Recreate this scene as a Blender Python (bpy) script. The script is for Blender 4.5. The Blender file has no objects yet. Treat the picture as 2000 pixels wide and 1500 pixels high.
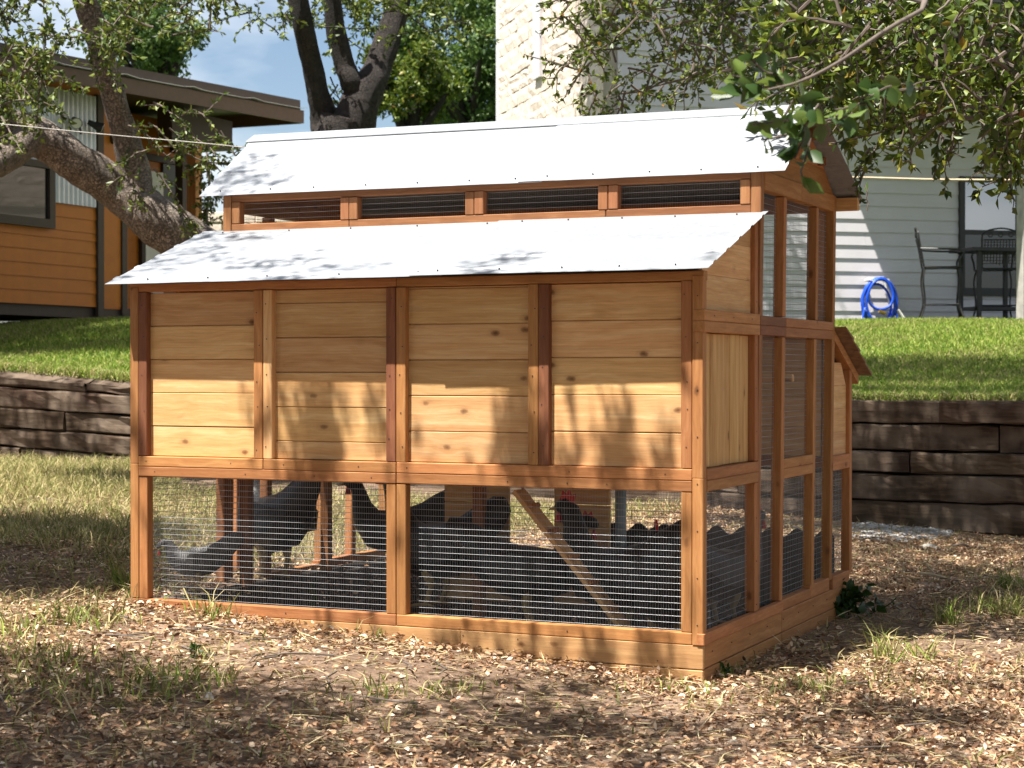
import bpy, math, random
import numpy as np
from mathutils import Matrix, Vector
random.seed(7); RNG = np.random.default_rng(7)
S = bpy.context.scene; COL = S.collection

# ------------------------------------------------------------------ camera
CAM = np.array([1.9615, -5.8849, 1.0697]); YAW = .4265; PIT = -.008; FPX = 3554.5
cd = bpy.data.cameras.new("camera"); cam = bpy.data.objects.new("camera", cd); COL.objects.link(cam)
cam.location = CAM; cam.rotation_euler = (math.pi/2+PIT, 0, YAW)
cd.sensor_fit = 'HORIZONTAL'; cd.sensor_width = 36; cd.lens = 36*FPX/2000; cd.clip_start = .05; cd.clip_end = 2000
cd.dof.use_dof = True; cd.dof.focus_distance = 6.9; cd.dof.aperture_fstop = 8
S.camera = cam

# ------------------------------------------------------------------ sky, sun, exposure
SUN = np.array([-.45, -1., 2.6]); SUN /= np.linalg.norm(SUN)
SUN_EL = math.asin(SUN[2]); SUN_AZ = math.atan2(SUN[0], SUN[1])
wd = bpy.data.worlds.new("World"); S.world = wd; wd.use_nodes = True
nt = wd.node_tree; nt.nodes.clear()
wo = nt.nodes.new('ShaderNodeOutputWorld'); bg = nt.nodes.new('ShaderNodeBackground'); bg.inputs[1].default_value = .05
sky = nt.nodes.new('ShaderNodeTexSky'); sky.sky_type = 'NISHITA'; sky.sun_disc = False
sky.sun_elevation = SUN_EL; sky.sun_rotation = SUN_AZ; sky.altitude = 200; sky.air_density = 1.0; sky.dust_density = 1.2; sky.ozone_density = 1.5
tc = nt.nodes.new('ShaderNodeTexCoord'); mp = nt.nodes.new('ShaderNodeMapping'); mp.inputs['Scale'].default_value = (1.6, 1.6, 4.5)
ns = nt.nodes.new('ShaderNodeTexNoise'); ns.inputs['Scale'].default_value = 2.2; ns.inputs['Detail'].default_value = 6; ns.inputs['Roughness'].default_value = .55
cr = nt.nodes.new('ShaderNodeValToRGB'); cr.color_ramp.elements[0].position = .40; cr.color_ramp.elements[1].position = .70
mx = nt.nodes.new('ShaderNodeMix'); mx.data_type = 'RGBA'
mx.inputs['B'].default_value = (9, 9.2, 9.6, 1)
nt.links.new(tc.outputs['Generated'], mp.inputs[0]); nt.links.new(mp.outputs[0], ns.inputs['Vector'])
nt.links.new(ns.outputs['Fac'], cr.inputs[0]); nt.links.new(cr.outputs[0], mx.inputs['Factor'])
nt.links.new(sky.outputs[0], mx.inputs['A']); nt.links.new(mx.outputs['Result'], bg.inputs[0]); nt.links.new(bg.outputs[0], wo.inputs[0])
sl = bpy.data.lights.new("sun", 'SUN'); sl.energy = 5.0; sl.angle = math.radians(.53); sl.color = (1, .95, .87)
so = bpy.data.objects.new("sun", sl); COL.objects.link(so); so.rotation_euler = Vector(SUN).to_track_quat('Z', 'Y').to_euler(); so.location = (-5, -10, 26)
vs = S.view_settings; vs.view_transform = 'Standard'; vs.look = 'None'; vs.exposure = 1.5; vs.gamma = 1; vs.use_curve_mapping = False
S.cycles.max_bounces = 6; S.cycles.diffuse_bounces = 3; S.cycles.glossy_bounces = 3; S.cycles.transmission_bounces = 4

# ------------------------------------------------------------------ point helpers (survey of the place)
RT = np.array([math.cos(YAW), math.sin(YAW), 0])
FW = np.array([-math.sin(YAW)*math.cos(PIT), math.cos(YAW)*math.cos(PIT), math.sin(PIT)]); UP = np.cross(RT, FW)
def ray(u, v): return FW+RT*(u-1000)/FPX-UP*(v-750)/FPX
def at(u, v, d): return CAM+ray(u, v)*d
def on(u, v, ax, val):
    i = 'XYZ'.index(ax); r = ray(u, v); return CAM+r*((val-CAM[i])/r[i])
def proj(P):
    d = np.asarray(P)-CAM; y = d@FW; return 1000+FPX*(d@RT)/y, 750-FPX*(d@UP)/y, y
def sstep(t): t = np.clip(t, 0, 1); return t*t*(3-2*t)
def ground_z(x, y):
    z = np.interp(x, [-14, -7.36, -2.36, 0, 3, 8], [.30, .27, .145, 0, -.07, -.12])
    z = z-.075*sstep((np.asarray(y)-3)/3.5)*np.interp(x, [-6.5, -3.5], [0, 1])
    return z+.012*np.sin(x*2.3+y*1.1)*np.sin(y*1.9-x*.7)*(np.abs(np.asarray(y)-1)>2.2)
def gpt(u, v):
    z = 0.
    for _ in range(12):
        P = on(u, v, 'Z', z); z = float(ground_z(P[0], P[1]))
    return P
YW = 6.8
TX = [-14, -9, -7.36, -1.14, 8]
TB = [[1.2, 1.10, .99, .86, .86], [1.04, .94, .85, .69, .69], [.86, .75, .68, .50, .50], [.69, .575, .51, .345, .345], [.52, .415, .335, .15, .15], [.34, .24, .17, -.06, -.06]]
def wall_top(x): return np.interp(x, TX, TB[0])
def lawn_z(x, y):
    L = np.interp(x, [-9, -4], [4.6, 9.0]); zt = wall_top(x)-.02
    return zt+(1.62-zt)*sstep((np.asarray(y)-YW-.15)/L)+.01*np.sin(x*1.7)*np.sin(np.asarray(y)*1.3)

# ------------------------------------------------------------------ objects
def mesh_obj(name, verts, faces, mat, parent=None, smooth=False, kind=None, loc=None, rot=None):
    me = bpy.data.meshes.new(name)
    if isinstance(faces, np.ndarray):
        n, k = faces.shape; v = np.asarray(verts, np.float32)
        me.vertices.add(len(v)); me.vertices.foreach_set('co', v.ravel())
        me.loops.add(n*k); me.loops.foreach_set('vertex_index', faces.astype(np.int32).ravel())
        me.polygons.add(n); me.polygons.foreach_set('loop_start', np.arange(0, n*k, k, dtype=np.int32))
        me.update(calc_edges=True)
    else:
        me.from_pydata([tuple(map(float, v)) for v in verts], [], faces); me.update()
    if smooth: me.polygons.foreach_set('use_smooth', np.ones(len(me.polygons), bool))
    me.materials.append(mat)
    o = bpy.data.objects.new(name, me); COL.objects.link(o)
    if parent is not None: o.parent = parent
    if kind: o['kind'] = kind
    if loc is not None: o.location = loc
    if rot is not None: o.rotation_euler = rot
    return o
def tag(o, label=None, cat=None, group=None, kind=None):
    if label: o['label'] = label
    if cat: o['category'] = cat
    if group: o['group'] = group
    if kind: o['kind'] = kind
    return o
def thing(name, label, cat, loc=(0, 0, 0), group=None, rz=0):
    o = bpy.data.objects.new(name, None); COL.objects.link(o); o.location = loc; o.rotation_euler = (0, 0, rz); o.empty_display_size = .1
    return tag(o, label, cat, group)
GR = {'X': Matrix.Identity(3), 'Y': Matrix.Rotation(math.pi/2, 3, 'Z'), 'Z': Matrix.Rotation(-math.pi/2, 3, 'Y')}
def part(name, verts, faces, mat, parent=None, grain='X', frame=None, kind=None):
    """verts in the parent's space; local X of the new mesh runs along the grain"""
    v = np.array(verts, float); c = (v.min(0)+v.max(0))/2
    R = GR[grain] if frame is None else frame
    Rn = np.array(R); loc = (v-c)@Rn
    o = mesh_obj(name, loc, faces, mat, parent, kind=kind)
    o.matrix_basis = Matrix.Translation(Vector(c)) @ R.to_4x4()
    return o
def box_vf(x0, x1, y0, y1, z0, z1, ch=.0025):
    lo = np.array([x0, y0, z0]); hi = np.array([x1, y1, z1]); ch = min(ch, .3*float((hi-lo).min()))
    V = []; idx = {}
    for sx in (0, 1):
        for sy in (0, 1):
            for sz in (0, 1):
                s = np.array([sx, sy, sz]); p = np.where(s, hi, lo).astype(float)
                for a in range(3):
                    q = p+np.where(s, -ch, ch); q[a] = p[a]; idx[(sx, sy, sz, a)] = len(V); V.append(q)
    F = []
    for a in range(3):
        b, c = (a+1) % 3, (a+2) % 3
        def k(sa, sb, sc, m):
            t = [0, 0, 0]; t[a] = sa; t[b] = sb; t[c] = sc; return idx[(*t, m)]
        for sa in (0, 1):
            q = [k(sa, 0, 0, a), k(sa, 1, 0, a), k(sa, 1, 1, a), k(sa, 0, 1, a)]; F.append(q if sa else q[::-1])
        for sb in (0, 1):
            for sc in (0, 1):
                q = [k(0, sb, sc, b), k(1, sb, sc, b), k(1, sb, sc, c), k(0, sb, sc, c)]
                F.append(q if sb != sc else q[::-1])
    for sx in (0, 1):
        for sy in (0, 1):
            for sz in (0, 1):
                q = [idx[(sx, sy, sz, a)] for a in range(3)]; F.append(q if (sx+sy+sz) % 2 == 1 else q[::-1])
    return V, F
def board(name, x0, x1, y0, y1, z0, z1, mat, parent=None, grain=None, ch=.0025, jit=.0008, tilt=False):
    if grain is None: grain = 'XYZ'[int(np.argmax([x1-x0, y1-y0, z1-z0]))]
    V, F = box_vf(x0, x1, y0, y1, z0, z1, ch)
    o = part(name, V, F, mat, parent, grain)
    if jit:
        o.location += Vector([random.uniform(-jit, jit) for _ in range(3)])
    if tilt: lean(o)
    return o
LS = .0108
def lean(o):
    """the tall middle section leans a touch to the right"""
    zs = [(o.matrix_basis @ Vector(c))[2] for c in o.bound_box]; cz = (min(zs)+max(zs))/2
    M_ = o.matrix_basis.copy(); c = M_.translation.copy()
    if max(zs)-min(zs) > .3: M_ = Matrix.Translation(c) @ Matrix.Rotation(LS, 4, 'Y') @ Matrix.Translation(-c) @ M_
    o.matrix_basis = Matrix.Translation((LS*(cz-.73), 0, 0)) @ M_
    return o
def prism(name, poly, ax, a0, a1, mat, parent=None, grain='X', tilt=False):
    """poly: list of 2D points in the plane normal to ax, extruded a0..a1"""
    n = len(poly); V = []
    for a in (a0, a1):
        for p in poly: V.append({'X': (a, p[0], p[1]), 'Y': (p[0], a, p[1]), 'Z': (p[0], p[1], a)}[ax])
    F = [list(range(n))[::-1], list(range(n, 2*n))]+[[i, (i+1) % n, n+(i+1) % n, n+i] for i in range(n)]
    area = sum(poly[i][0]*poly[(i+1) % n][1]-poly[(i+1) % n][0]*poly[i][1] for i in range(n))
    if (area < 0) != (ax == 'Y'): F = [f[::-1] for f in F]
    o = part(name, V, F, mat, parent, grain)
    return lean(o) if tilt else o
class MB:
    def __init__(s): s.v = []; s.f = []
    def add(s, V, F):
        b = len(s.v); s.v += [tuple(map(float, p)) for p in V]; s.f += [[b+i for i in f] for f in F]
    def box(s, *a, ch=0):
        x0, x1, y0, y1, z0, z1 = a
        V = [(x, y, z) for x in (x0, x1) for y in (y0, y1) for z in (z0, z1)]
        s.add(V, [[0, 1, 3, 2], [4, 6, 7, 5], [0, 4, 5, 1], [2, 3, 7, 6], [0, 2, 6, 4], [1, 5, 7, 3]])
    def bar(s, p0, p1, w, h=None, up=(0, 0, 1)):
        h = h or w; p0 = np.array(p0, float); p1 = np.array(p1, float); d = p1-p0; d /= np.linalg.norm(d)
        a = np.cross(d, up)
        if np.linalg.norm(a) < 1e-4: a = np.cross(d, (1, 0, 0))
        a /= np.linalg.norm(a); b = np.cross(a, d)
        V = [p+a*sx*w/2+b*sy*h/2 for p in (p0, p1) for sx, sy in ((-1, -1), (1, -1), (1, 1), (-1, 1))]
        s.add(V, [[0, 1, 2, 3], [7, 6, 5, 4]]+[[i, 4+i, 4+(i+1) % 4, (i+1) % 4] for i in range(4)])
    def tube(s, P, r, n=6, cap=True, wob=0, rng=None, closed=False):
        P = [np.array(p, float) for p in P]; m = len(P)
        if np.isscalar(r): r = [r]*m
        b = len(s.v); a = None; ph = RNG.random(4)*6.28
        for i in range(m):
            d = (P[(i+1) % m]-P[i-1]) if closed else P[min(i+1, m-1)]-P[max(i-1, 0)]
            d = d/(np.linalg.norm(d)+1e-9)
            if a is None:
                a = np.cross(d, (0, 0, 1) if abs(d[2]) < .9 else (1, 0, 0))
            a = a-d*(a@d); a = a/(np.linalg.norm(a)+1e-9); c = np.cross(d, a)
            for k in range(n):
                t = 2*math.pi*k/n; q = 1.
                if wob: q += wob*(math.sin(3*t+ph[0]+i*.35)*.5+math.sin(2*t+ph[1]-i*.22)*.5+.5*math.sin(5*t+ph[2]+i*.9))+wob*.6*(RNG.random()-.5)
                s.v.append(tuple(P[i]+(a*math.cos(t)+c*math.sin(t))*r[i]*q))
        for i in range(m if closed else m-1):
            for k in range(n):
                j = (i+1) % m
                s.f.append([b+i*n+k, b+i*n+(k+1) % n, b+j*n+(k+1) % n, b+j*n+k])
        if cap and not closed: s.f += [[b+k for k in range(n)][::-1], [b+(m-1)*n+k for k in range(n)]]
    def obj(s, name, mat, parent=None, smooth=False, kind=None, **k): return mesh_obj(name, s.v, s.f, mat, parent, smooth, kind, **k)
def smooth_path(P, k=5):
    P = np.array(P, float); out = []
    Q = np.vstack([2*P[0]-P[1], P, 2*P[-1]-P[-2]])
    for i in range(1, len(Q)-2):
        for j in range(k):
            t = j/k
            out.append(.5*((2*Q[i])+(-Q[i-1]+Q[i+1])*t+(2*Q[i-1]-5*Q[i]+4*Q[i+1]-Q[i+2])*t*t+(-Q[i-1]+3*Q[i]-3*Q[i+1]+Q[i+2])*t**3))
    out.append(P[-1]); return np.array(out)

# ------------------------------------------------------------------ materials
def mat_new(name):
    m = bpy.data.materials.new(name); m.use_nodes = True; t = m.node_tree
    return m, t, t.nodes['Principled BSDF'], t.nodes['Material Output']
def N(t, ty, **kw):
    n = t.nodes.new(ty)
    for k, v in kw.items():
        if k in n.inputs: n.inputs[k].default_value = v
        else: setattr(n, k, v)
    return n
def ramp(t, pts):
    n = t.nodes.new('ShaderNodeValToRGB'); e = n.color_ramp.elements
    while len(e) < len(pts): e.new(.5)
    for k, (p, c) in zip(e, pts): k.position = p; k.color = (*c, 1)
    return n
def plain(name, col, rough=.6, metal=0, var=.12, scale=12, bump=.0, spec=.4):
    m, t, b, o = mat_new(name)
    g = N(t, 'ShaderNodeTexCoord'); n = N(t, 'ShaderNodeTexNoise', Scale=scale, Detail=5.)
    r = ramp(t, [(.3, [c*(1-var) for c in col]), (.7, [min(1, c*(1+var)) for c in col])])
    t.links.new(g.outputs['Object'], n.inputs['Vector']); t.links.new(n.outputs['Fac'], r.inputs[0]); t.links.new(r.outputs[0], b.inputs['Base Color'])
    b.inputs['Roughness'].default_value = rough; b.inputs['Metallic'].default_value = metal; b.inputs['Specular IOR Level'].default_value = spec
    if bump:
        u = N(t, 'ShaderNodeBump', Strength=bump, Distance=.01); t.links.new(n.outputs['Fac'], u.inputs['Height']); t.links.new(u.outputs[0], b.inputs['Normal'])
    return m
def wood(name, c0, c1, c2, knot=(.12, .045, .016), knots=True, rough=.72, bump=.25, gs=1., hv=.5, weather=None):
    """long grain on local X, growth-line waves, knots, tone differing from board to board"""
    m, t, b, o = mat_new(name); L = t.links.new
    g = N(t, 'ShaderNodeTexCoord'); oi = N(t, 'ShaderNodeObjectInfo')
    off = N(t, 'ShaderNodeVectorMath', operation='SCALE'); off.inputs[0].default_value = (37., 17., 23.); L(oi.outputs['Random'], off.inputs['Scale'])
    ad = N(t, 'ShaderNodeVectorMath', operation='ADD'); L(g.outputs['Object'], ad.inputs[0]); L(off.outputs[0], ad.inputs[1])
    # warp
    wn = N(t, 'ShaderNodeTexNoise', Scale=5.*gs, Detail=2.); L(ad.outputs[0], wn.inputs['Vector'])
    ws = N(t, 'ShaderNodeVectorMath', operation='MULTIPLY_ADD'); ws.inputs[1].default_value = (.0, .05, .05); L(wn.outputs['Color'], ws.inputs[0]); L(ad.outputs[0], ws.inputs[2])
    mp = N(t, 'ShaderNodeMapping'); mp.inputs['Scale'].default_value = (1.2*gs, 22*gs, 22*gs); L(ws.outputs[0], mp.inputs['Vector'])
    n1 = N(t, 'ShaderNodeTexNoise', Scale=1.6, Detail=7., Roughness=.62); L(mp.outputs[0], n1.inputs['Vector'])
    mp2 = N(t, 'ShaderNodeMapping'); mp2.inputs['Scale'].default_value = (5*gs, 190*gs, 190*gs); L(ad.outputs[0], mp2.inputs['Vector'])
    n2 = N(t, 'ShaderNodeTexNoise', Scale=1., Detail=3., Roughness=.6); L(mp2.outputs[0], n2.inputs['Vector'])
    r = ramp(t, [(.27, c0), (.5, c1), (.74, c2)]); L(n1.outputs['Fac'], r.inputs[0])
    fine = N(t, 'ShaderNodeMapRange'); fine.inputs['From Min'].default_value = .3; fine.inputs['From Max'].default_value = .7; fine.inputs['To Min'].default_value = .86; fine.inputs['To Max'].default_value = 1.08
    L(n2.outputs['Fac'], fine.inputs['Value'])
    sc = N(t, 'ShaderNodeVectorMath', operation='SCALE'); L(r.outputs[0], sc.inputs[0]); L(fine.outputs[0], sc.inputs['Scale'])
    hs = N(t, 'ShaderNodeHueSaturation')
    mv = N(t, 'ShaderNodeMapRange'); mv.inputs['To Min'].default_value = 1-.42*hv; mv.inputs['To Max'].default_value = 1+.36*hv; L(oi.outputs['Random'], mv.inputs['Value']); L(mv.outputs[0], hs.inputs['Value'])
    fr = N(t, 'ShaderNodeMath', operation='MULTIPLY'); fr.inputs[1].default_value = 7.31; L(oi.outputs['Random'], fr.inputs[0])
    ff = N(t, 'ShaderNodeMath', operation='FRACT'); L(fr.outputs[0], ff.inputs[0])
    mh = N(t, 'ShaderNodeMapRange'); mh.inputs['To Min'].default_value = .5-.016*hv; mh.inputs['To Max'].default_value = .5+.016*hv; L(ff.outputs[0], mh.inputs['Value']); L(mh.outputs[0], hs.inputs['Hue'])
    L(sc.outputs[0], hs.inputs['Color']); col = hs.outputs[0]
    if knots:
        mk = N(t, 'ShaderNodeMapping'); mk.inputs['Scale'].default_value = (5.6, 9.5, 9.5); L(ad.outputs[0], mk.inputs['Vector'])
        vo = N(t, 'ShaderNodeTexVoronoi', Scale=1.0, Randomness=1.); L(mk.outputs[0], vo.inputs['Vector'])
        kn = N(t, 'ShaderNodeTexNoise', Scale=55., Detail=2.); L(ad.outputs[0], kn.inputs['Vector'])
        ka = N(t, 'ShaderNodeMath', operation='MULTIPLY_ADD'); ka.inputs[1].default_value = .07; L(kn.outputs['Fac'], ka.inputs[0]); L(vo.outputs['Distance'], ka.inputs[2])
        kr = ramp(t, [(.06, (.95, .95, .95)), (.115, (.6, .6, .6)), (.15, (.16, .16, .16)), (.25, (0, 0, 0))]); L(ka.outputs[0], kr.inputs[0])
        km = N(t, 'ShaderNodeMix', data_type='RGBA'); L(kr.outputs[0], km.inputs['Factor']); L(col, km.inputs['A']); km.inputs['B'].default_value = (*knot, 1); col = km.outputs['Result']
    if weather:
        wz = N(t, 'ShaderNodeTexNoise', Scale=3.5, Detail=5.); L(ad.outputs[0], wz.inputs['Vector'])
        wr = ramp(t, [(.42, (0, 0, 0)), (.66, (1, 1, 1))]); L(wz.outputs['Fac'], wr.inputs[0])
        wm = N(t, 'ShaderNodeMix', data_type='RGBA'); L(wr.outputs[0], wm.inputs['Factor']); L(col, wm.inputs['A']); wm.inputs['B'].default_value = (*weather, 1); col = wm.outputs['Result']
    L(col, b.inputs['Base Color']); b.inputs['Roughness'].default_value = rough; b.inputs['Specular IOR Level'].default_value = .25
    u = N(t, 'ShaderNodeBump', Strength=bump, Distance=.004); L(n1.outputs['Fac'], u.inputs['Height'])
    u2 = N(t, 'ShaderNodeBump', Strength=bump*.7, Distance=.002); L(n2.outputs['Fac'], u2.inputs['Height']); L(u.outputs[0], u2.inputs['Normal']); L(u2.outputs[0], b.inputs['Normal'])
    return m
def islands(name, pts, rough=.7, trans=0., spec=.3, noise=0):
    """colour differs from piece to piece of one joined mesh"""
    m, t, b, o = mat_new(name); L = t.links.new
    ge = N(t, 'ShaderNodeNewGeometry'); r = ramp(t, pts); L(ge.outputs['Random Per Island'], r.inputs[0]); col = r.outputs[0]
    if noise:
        n = N(t, 'ShaderNodeTexNoise', Scale=noise, Detail=4.); g = N(t, 'ShaderNodeTexCoord'); L(g.outputs['Object'], n.inputs['Vector'])
        mr = N(t, 'ShaderNodeMapRange'); mr.inputs['To Min'].default_value = .55; mr.inputs['To Max'].default_value = 1.45; L(n.outputs['Fac'], mr.inputs['Value'])
        s = N(t, 'ShaderNodeVectorMath', operation='SCALE'); L(col, s.inputs[0]); L(mr.outputs[0], s.inputs['Scale']); col = s.outputs[0]
    L(col, b.inputs['Base Color']); b.inputs['Roughness'].default_value = rough; b.inputs['Specular IOR Level'].default_value = spec
    if trans:
        tr = N(t, 'ShaderNodeBsdfTranslucent'); L(col, tr.inputs['Color']); ms = N(t, 'ShaderNodeMixShader'); ms.inputs[0].default_value = trans
        L(b.outputs[0], ms.inputs[1]); L(tr.outputs[0], ms.inputs[2]); L(ms.outputs[0], o.inputs['Surface'])
    return m
M = {}
M['plank'] = wood('plank_wood', (.50, .26, .098), (.60, .35, .15), (.70, .475, .24), hv=.36)
M['plank2'] = wood('plank_pale', (.42, .215, .07), (.56, .33, .125), (.66, .44, .20), hv=.22, gs=.8)
M['cedar'] = wood('cedar_frame', (.29, .118, .041), (.375, .162, .058), (.47, .228, .09), hv=.4, knots=True, gs=1.2)
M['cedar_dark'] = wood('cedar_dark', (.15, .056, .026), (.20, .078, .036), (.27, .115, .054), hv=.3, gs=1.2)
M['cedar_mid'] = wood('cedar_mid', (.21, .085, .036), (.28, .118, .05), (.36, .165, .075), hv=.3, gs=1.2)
M['skirt'] = wood('skirt_wood', (.38, .19, .08), (.47, .25, .11), (.56, .33, .15), hv=.25)
M['tie'] = wood('tie_wood', (.022, .013, .008), (.056, .034, .021), (.125, .085, .058), knots=False, rough=.9, bump=1.2, gs=.9, hv=.5, weather=(.15, .112, .082))
M['orange'] = plain('orange_paint', (.38, .112, .002), .55, var=.08, scale=6)
M['brown'] = plain('brown_paint', (.042, .028, .021), .6, var=.1)
M['fascia'] = plain('fascia_brown', (.085, .047, .030), .6, var=.12)
M['greysiding'] = plain('grey_siding', (.55, .53, .56), .65, var=.04, scale=3)
M['trimdark'] = plain('dark_trim', (.028, .027, .028), .5, var=.1)
M['white'] = plain('white_paint', (.68, .67, .63), .5, var=.05)
M['concrete'] = plain('concrete', (.38, .36, .33), .85, var=.2, scale=9, bump=.3)
M['iron'] = plain('wrought_iron', (.025, .024, .024), .45, metal=.3, var=.15)
M['blue'] = plain('blue_hose', (.012, .075, .55), .32, var=.15)
M['rope'] = plain('rope', (.45, .36, .24), .8)
M['brass'] = plain('brass', (.55, .33, .10), .35, metal=.9)
M['stone'] = plain('limestone', (.66, .555, .465), .9, var=.12, scale=14, bump=.9)
M['mortar'] = plain('mortar', (.58, .51, .44), .95, var=.1)
M['rock'] = islands('grey_rock', [(0, (.22, .21, .20)), (.6, (.36, .35, .34)), (1, (.55, .53, .5))], .9)
M['black_feather'] = plain('black_feathers', (.012, .012, .014), .45, var=.4, scale=40, bump=.3)
M['white_feather'] = plain('white_feathers', (.62, .6, .56), .7, var=.15, scale=40, bump=.3)
M['comb'] = plain('red_comb', (.45, .03, .03), .5)
M['beak'] = plain('beak', (.40, .28, .12), .5)
M['wire'] = plain('galvanised_wire', (.40, .41, .43), .4, metal=.7, var=.1)
M['bluegrey'] = plain('grey_plastic', (.20, .26, .30), .5)
M['redplastic'] = plain('red_plastic', (.30, .02, .015), .45)
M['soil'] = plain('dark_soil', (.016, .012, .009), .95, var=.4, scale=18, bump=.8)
M['shingle'] = plain('wood_shingle', (.23, .135, .075), .9, var=.35, scale=30, bump=.5)
def barred():
    m, t, b, o = mat_new('barred_feathers'); L = t.links.new
    g = N(t, 'ShaderNodeTexCoord'); w = N(t, 'ShaderNodeTexWave', Scale=28., Distortion=5., Detail=2.); L(g.outputs['Object'], w.inputs['Vector'])
    r = ramp(t, [(.4, (.02, .02, .024)), (.7, (.2, .195, .19))]); L(w.outputs['Fac'], r.inputs[0]); L(r.outputs[0], b.inputs['Base Color']); b.inputs['Roughness'].default_value = .75
    return m
M['barred'] = barred()
def roof_metal():
    m, t, b, o = mat_new('galvanised_sheet'); L = t.links.new
    g = N(t, 'ShaderNodeTexCoord'); v = N(t, 'ShaderNodeTexVoronoi', Scale=60.); L(g.outputs['Object'], v.inputs['Vector'])
    n = N(t, 'ShaderNodeTexNoise', Scale=2.5, Detail=4.); L(g.outputs['Object'], n.inputs['Vector'])
    r = ramp(t, [(.0, (.25, .265, .29)), (1., (.31, .325, .35))]); L(v.outputs['Color'], r.inputs[0])
    mr = N(t, 'ShaderNodeMapRange'); mr.inputs['To Min'].default_value = .42; mr.inputs['To Max'].default_value = .62; L(n.outputs['Fac'], mr.inputs['Value']); L(mr.outputs[0], b.inputs['Roughness'])
    L(r.outputs[0], b.inputs['Base Color']); b.inputs['Metallic'].default_value = .35
    return m
M['roof'] = roof_metal()
M['corr'] = plain('corrugated_steel', (.50, .52, .54), .42, metal=.6, var=.12, scale=5)
def bark(name, c0, c1, c2, sc=1.):
    m, t, b, o = mat_new(name); L = t.links.new
    g = N(t, 'ShaderNodeTexCoord'); mp = N(t, 'ShaderNodeMapping'); mp.inputs['Scale'].default_value = (1, 1, 1); L(g.outputs['Object'], mp.inputs['Vector'])
    v = N(t, 'ShaderNodeTexVoronoi', Scale=42.*sc, feature='DISTANCE_TO_EDGE'); w = N(t, 'ShaderNodeTexNoise', Scale=9.*sc, Detail=6., Roughness=.7)
    L(mp.outputs[0], w.inputs['Vector'])
    ad = N(t, 'ShaderNodeVectorMath', operation='MULTIPLY_ADD'); ad.inputs[1].default_value = (.12, .12, .12); L(w.outputs['Color'], ad.inputs[0]); L(mp.outputs[0], ad.inputs[2]); L(ad.outputs[0], v.inputs['Vector'])
    r = ramp(t, [(.25, c0), (.5, c1), (.75, c2)]); L(w.outputs['Fac'], r.inputs[0])
    dk = ramp(t, [(0., (.55, .55, .55)), (.15, (1, 1, 1))]); L(v.outputs['Distance'], dk.inputs[0])
    mu = N(t, 'ShaderNodeMix', data_type='RGBA', blend_type='MULTIPLY'); mu.inputs['Factor'].default_value = 1; L(r.outputs[0], mu.inputs['A']); L(dk.outputs[0], mu.inputs['B'])
    L(mu.outputs['Result'], b.inputs['Base Color']); b.inputs['Roughness'].default_value = .92
    u = N(t, 'ShaderNodeBump', Strength=.9, Distance=.03); L(dk.outputs[0], u.inputs['Height'])
    u2 = N(t, 'ShaderNodeBump', Strength=.7, Distance=.03); L(w.outputs['Fac'], u2.inputs['Height']); L(u.outputs[0], u2.inputs['Normal']); L(u2.outputs[0], b.inputs['Normal'])
    return m
M['bark'] = bark('oak_bark', (.12, .09, .07), (.22, .175, .14), (.36, .30, .255))
M['bark_dark'] = bark('dark_bark', (.018, .013, .011), (.034, .025, .021), (.06, .046, .04))
M['twig'] = plain('twig_bark', (.12, .095, .078), .9, var=.25, scale=20)
GL = [(0, (.02, .04, .006)), (.35, (.06, .095, .012)), (.7, (.12, .165, .02)), (1, (.22, .25, .04))]
M['leaf'] = islands('oak_leaf', GL, .45, .32, .45)
M['leaf_far'] = islands('far_leaf', [(0, (.03, .07, .015)), (.5, (.07, .13, .025)), (1, (.13, .20, .04))], .5, .3, .4)
M['leaf_olive'] = islands('olive_leaf', [(0, (.03, .055, .008)), (.5, (.085, .13, .014)), (.9, (.19, .24, .025)), (.975, (.26, .27, .04)), (1, (.30, .12, .03))], .45, .34, .45)
M['grass'] = islands('green_grass', [(0, (.075, .15, .016)), (.5, (.21, .31, .038)), (.85, (.35, .40, .08)), (1, (.46, .40, .17))], .6, .35, .3)
M['dry_grass'] = islands('dry_grass', [(0, (.10, .13, .03)), (.4, (.22, .22, .07)), (.75, (.40, .33, .15)), (1, (.50, .42, .24))], .7, .25, .2)
M['straw'] = islands('straw', [(0, (.20, .14, .07)), (.5, (.42, .33, .17)), (1, (.62, .53, .33))], .7, .1, .2)
M['weed'] = islands('weed_leaf', [(0, (.015, .04, .006)), (1, (.045, .09, .015))], .5, .3, .4)
M['near'] = islands('near_oak_leaf', [(0, (.035, .075, .02)), (.6, (.07, .13, .03)), (1, (.15, .21, .04))], .4, .35, .5)
M['litter'] = islands('leaf_litter', [(0, (.095, .052, .033)), (.3, (.26, .135, .072)), (.6, (.44, .265, .15)), (.88, (.60, .43, .28)), (1, (.76, .64, .50))], .65, .12, .3, 60)
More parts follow.
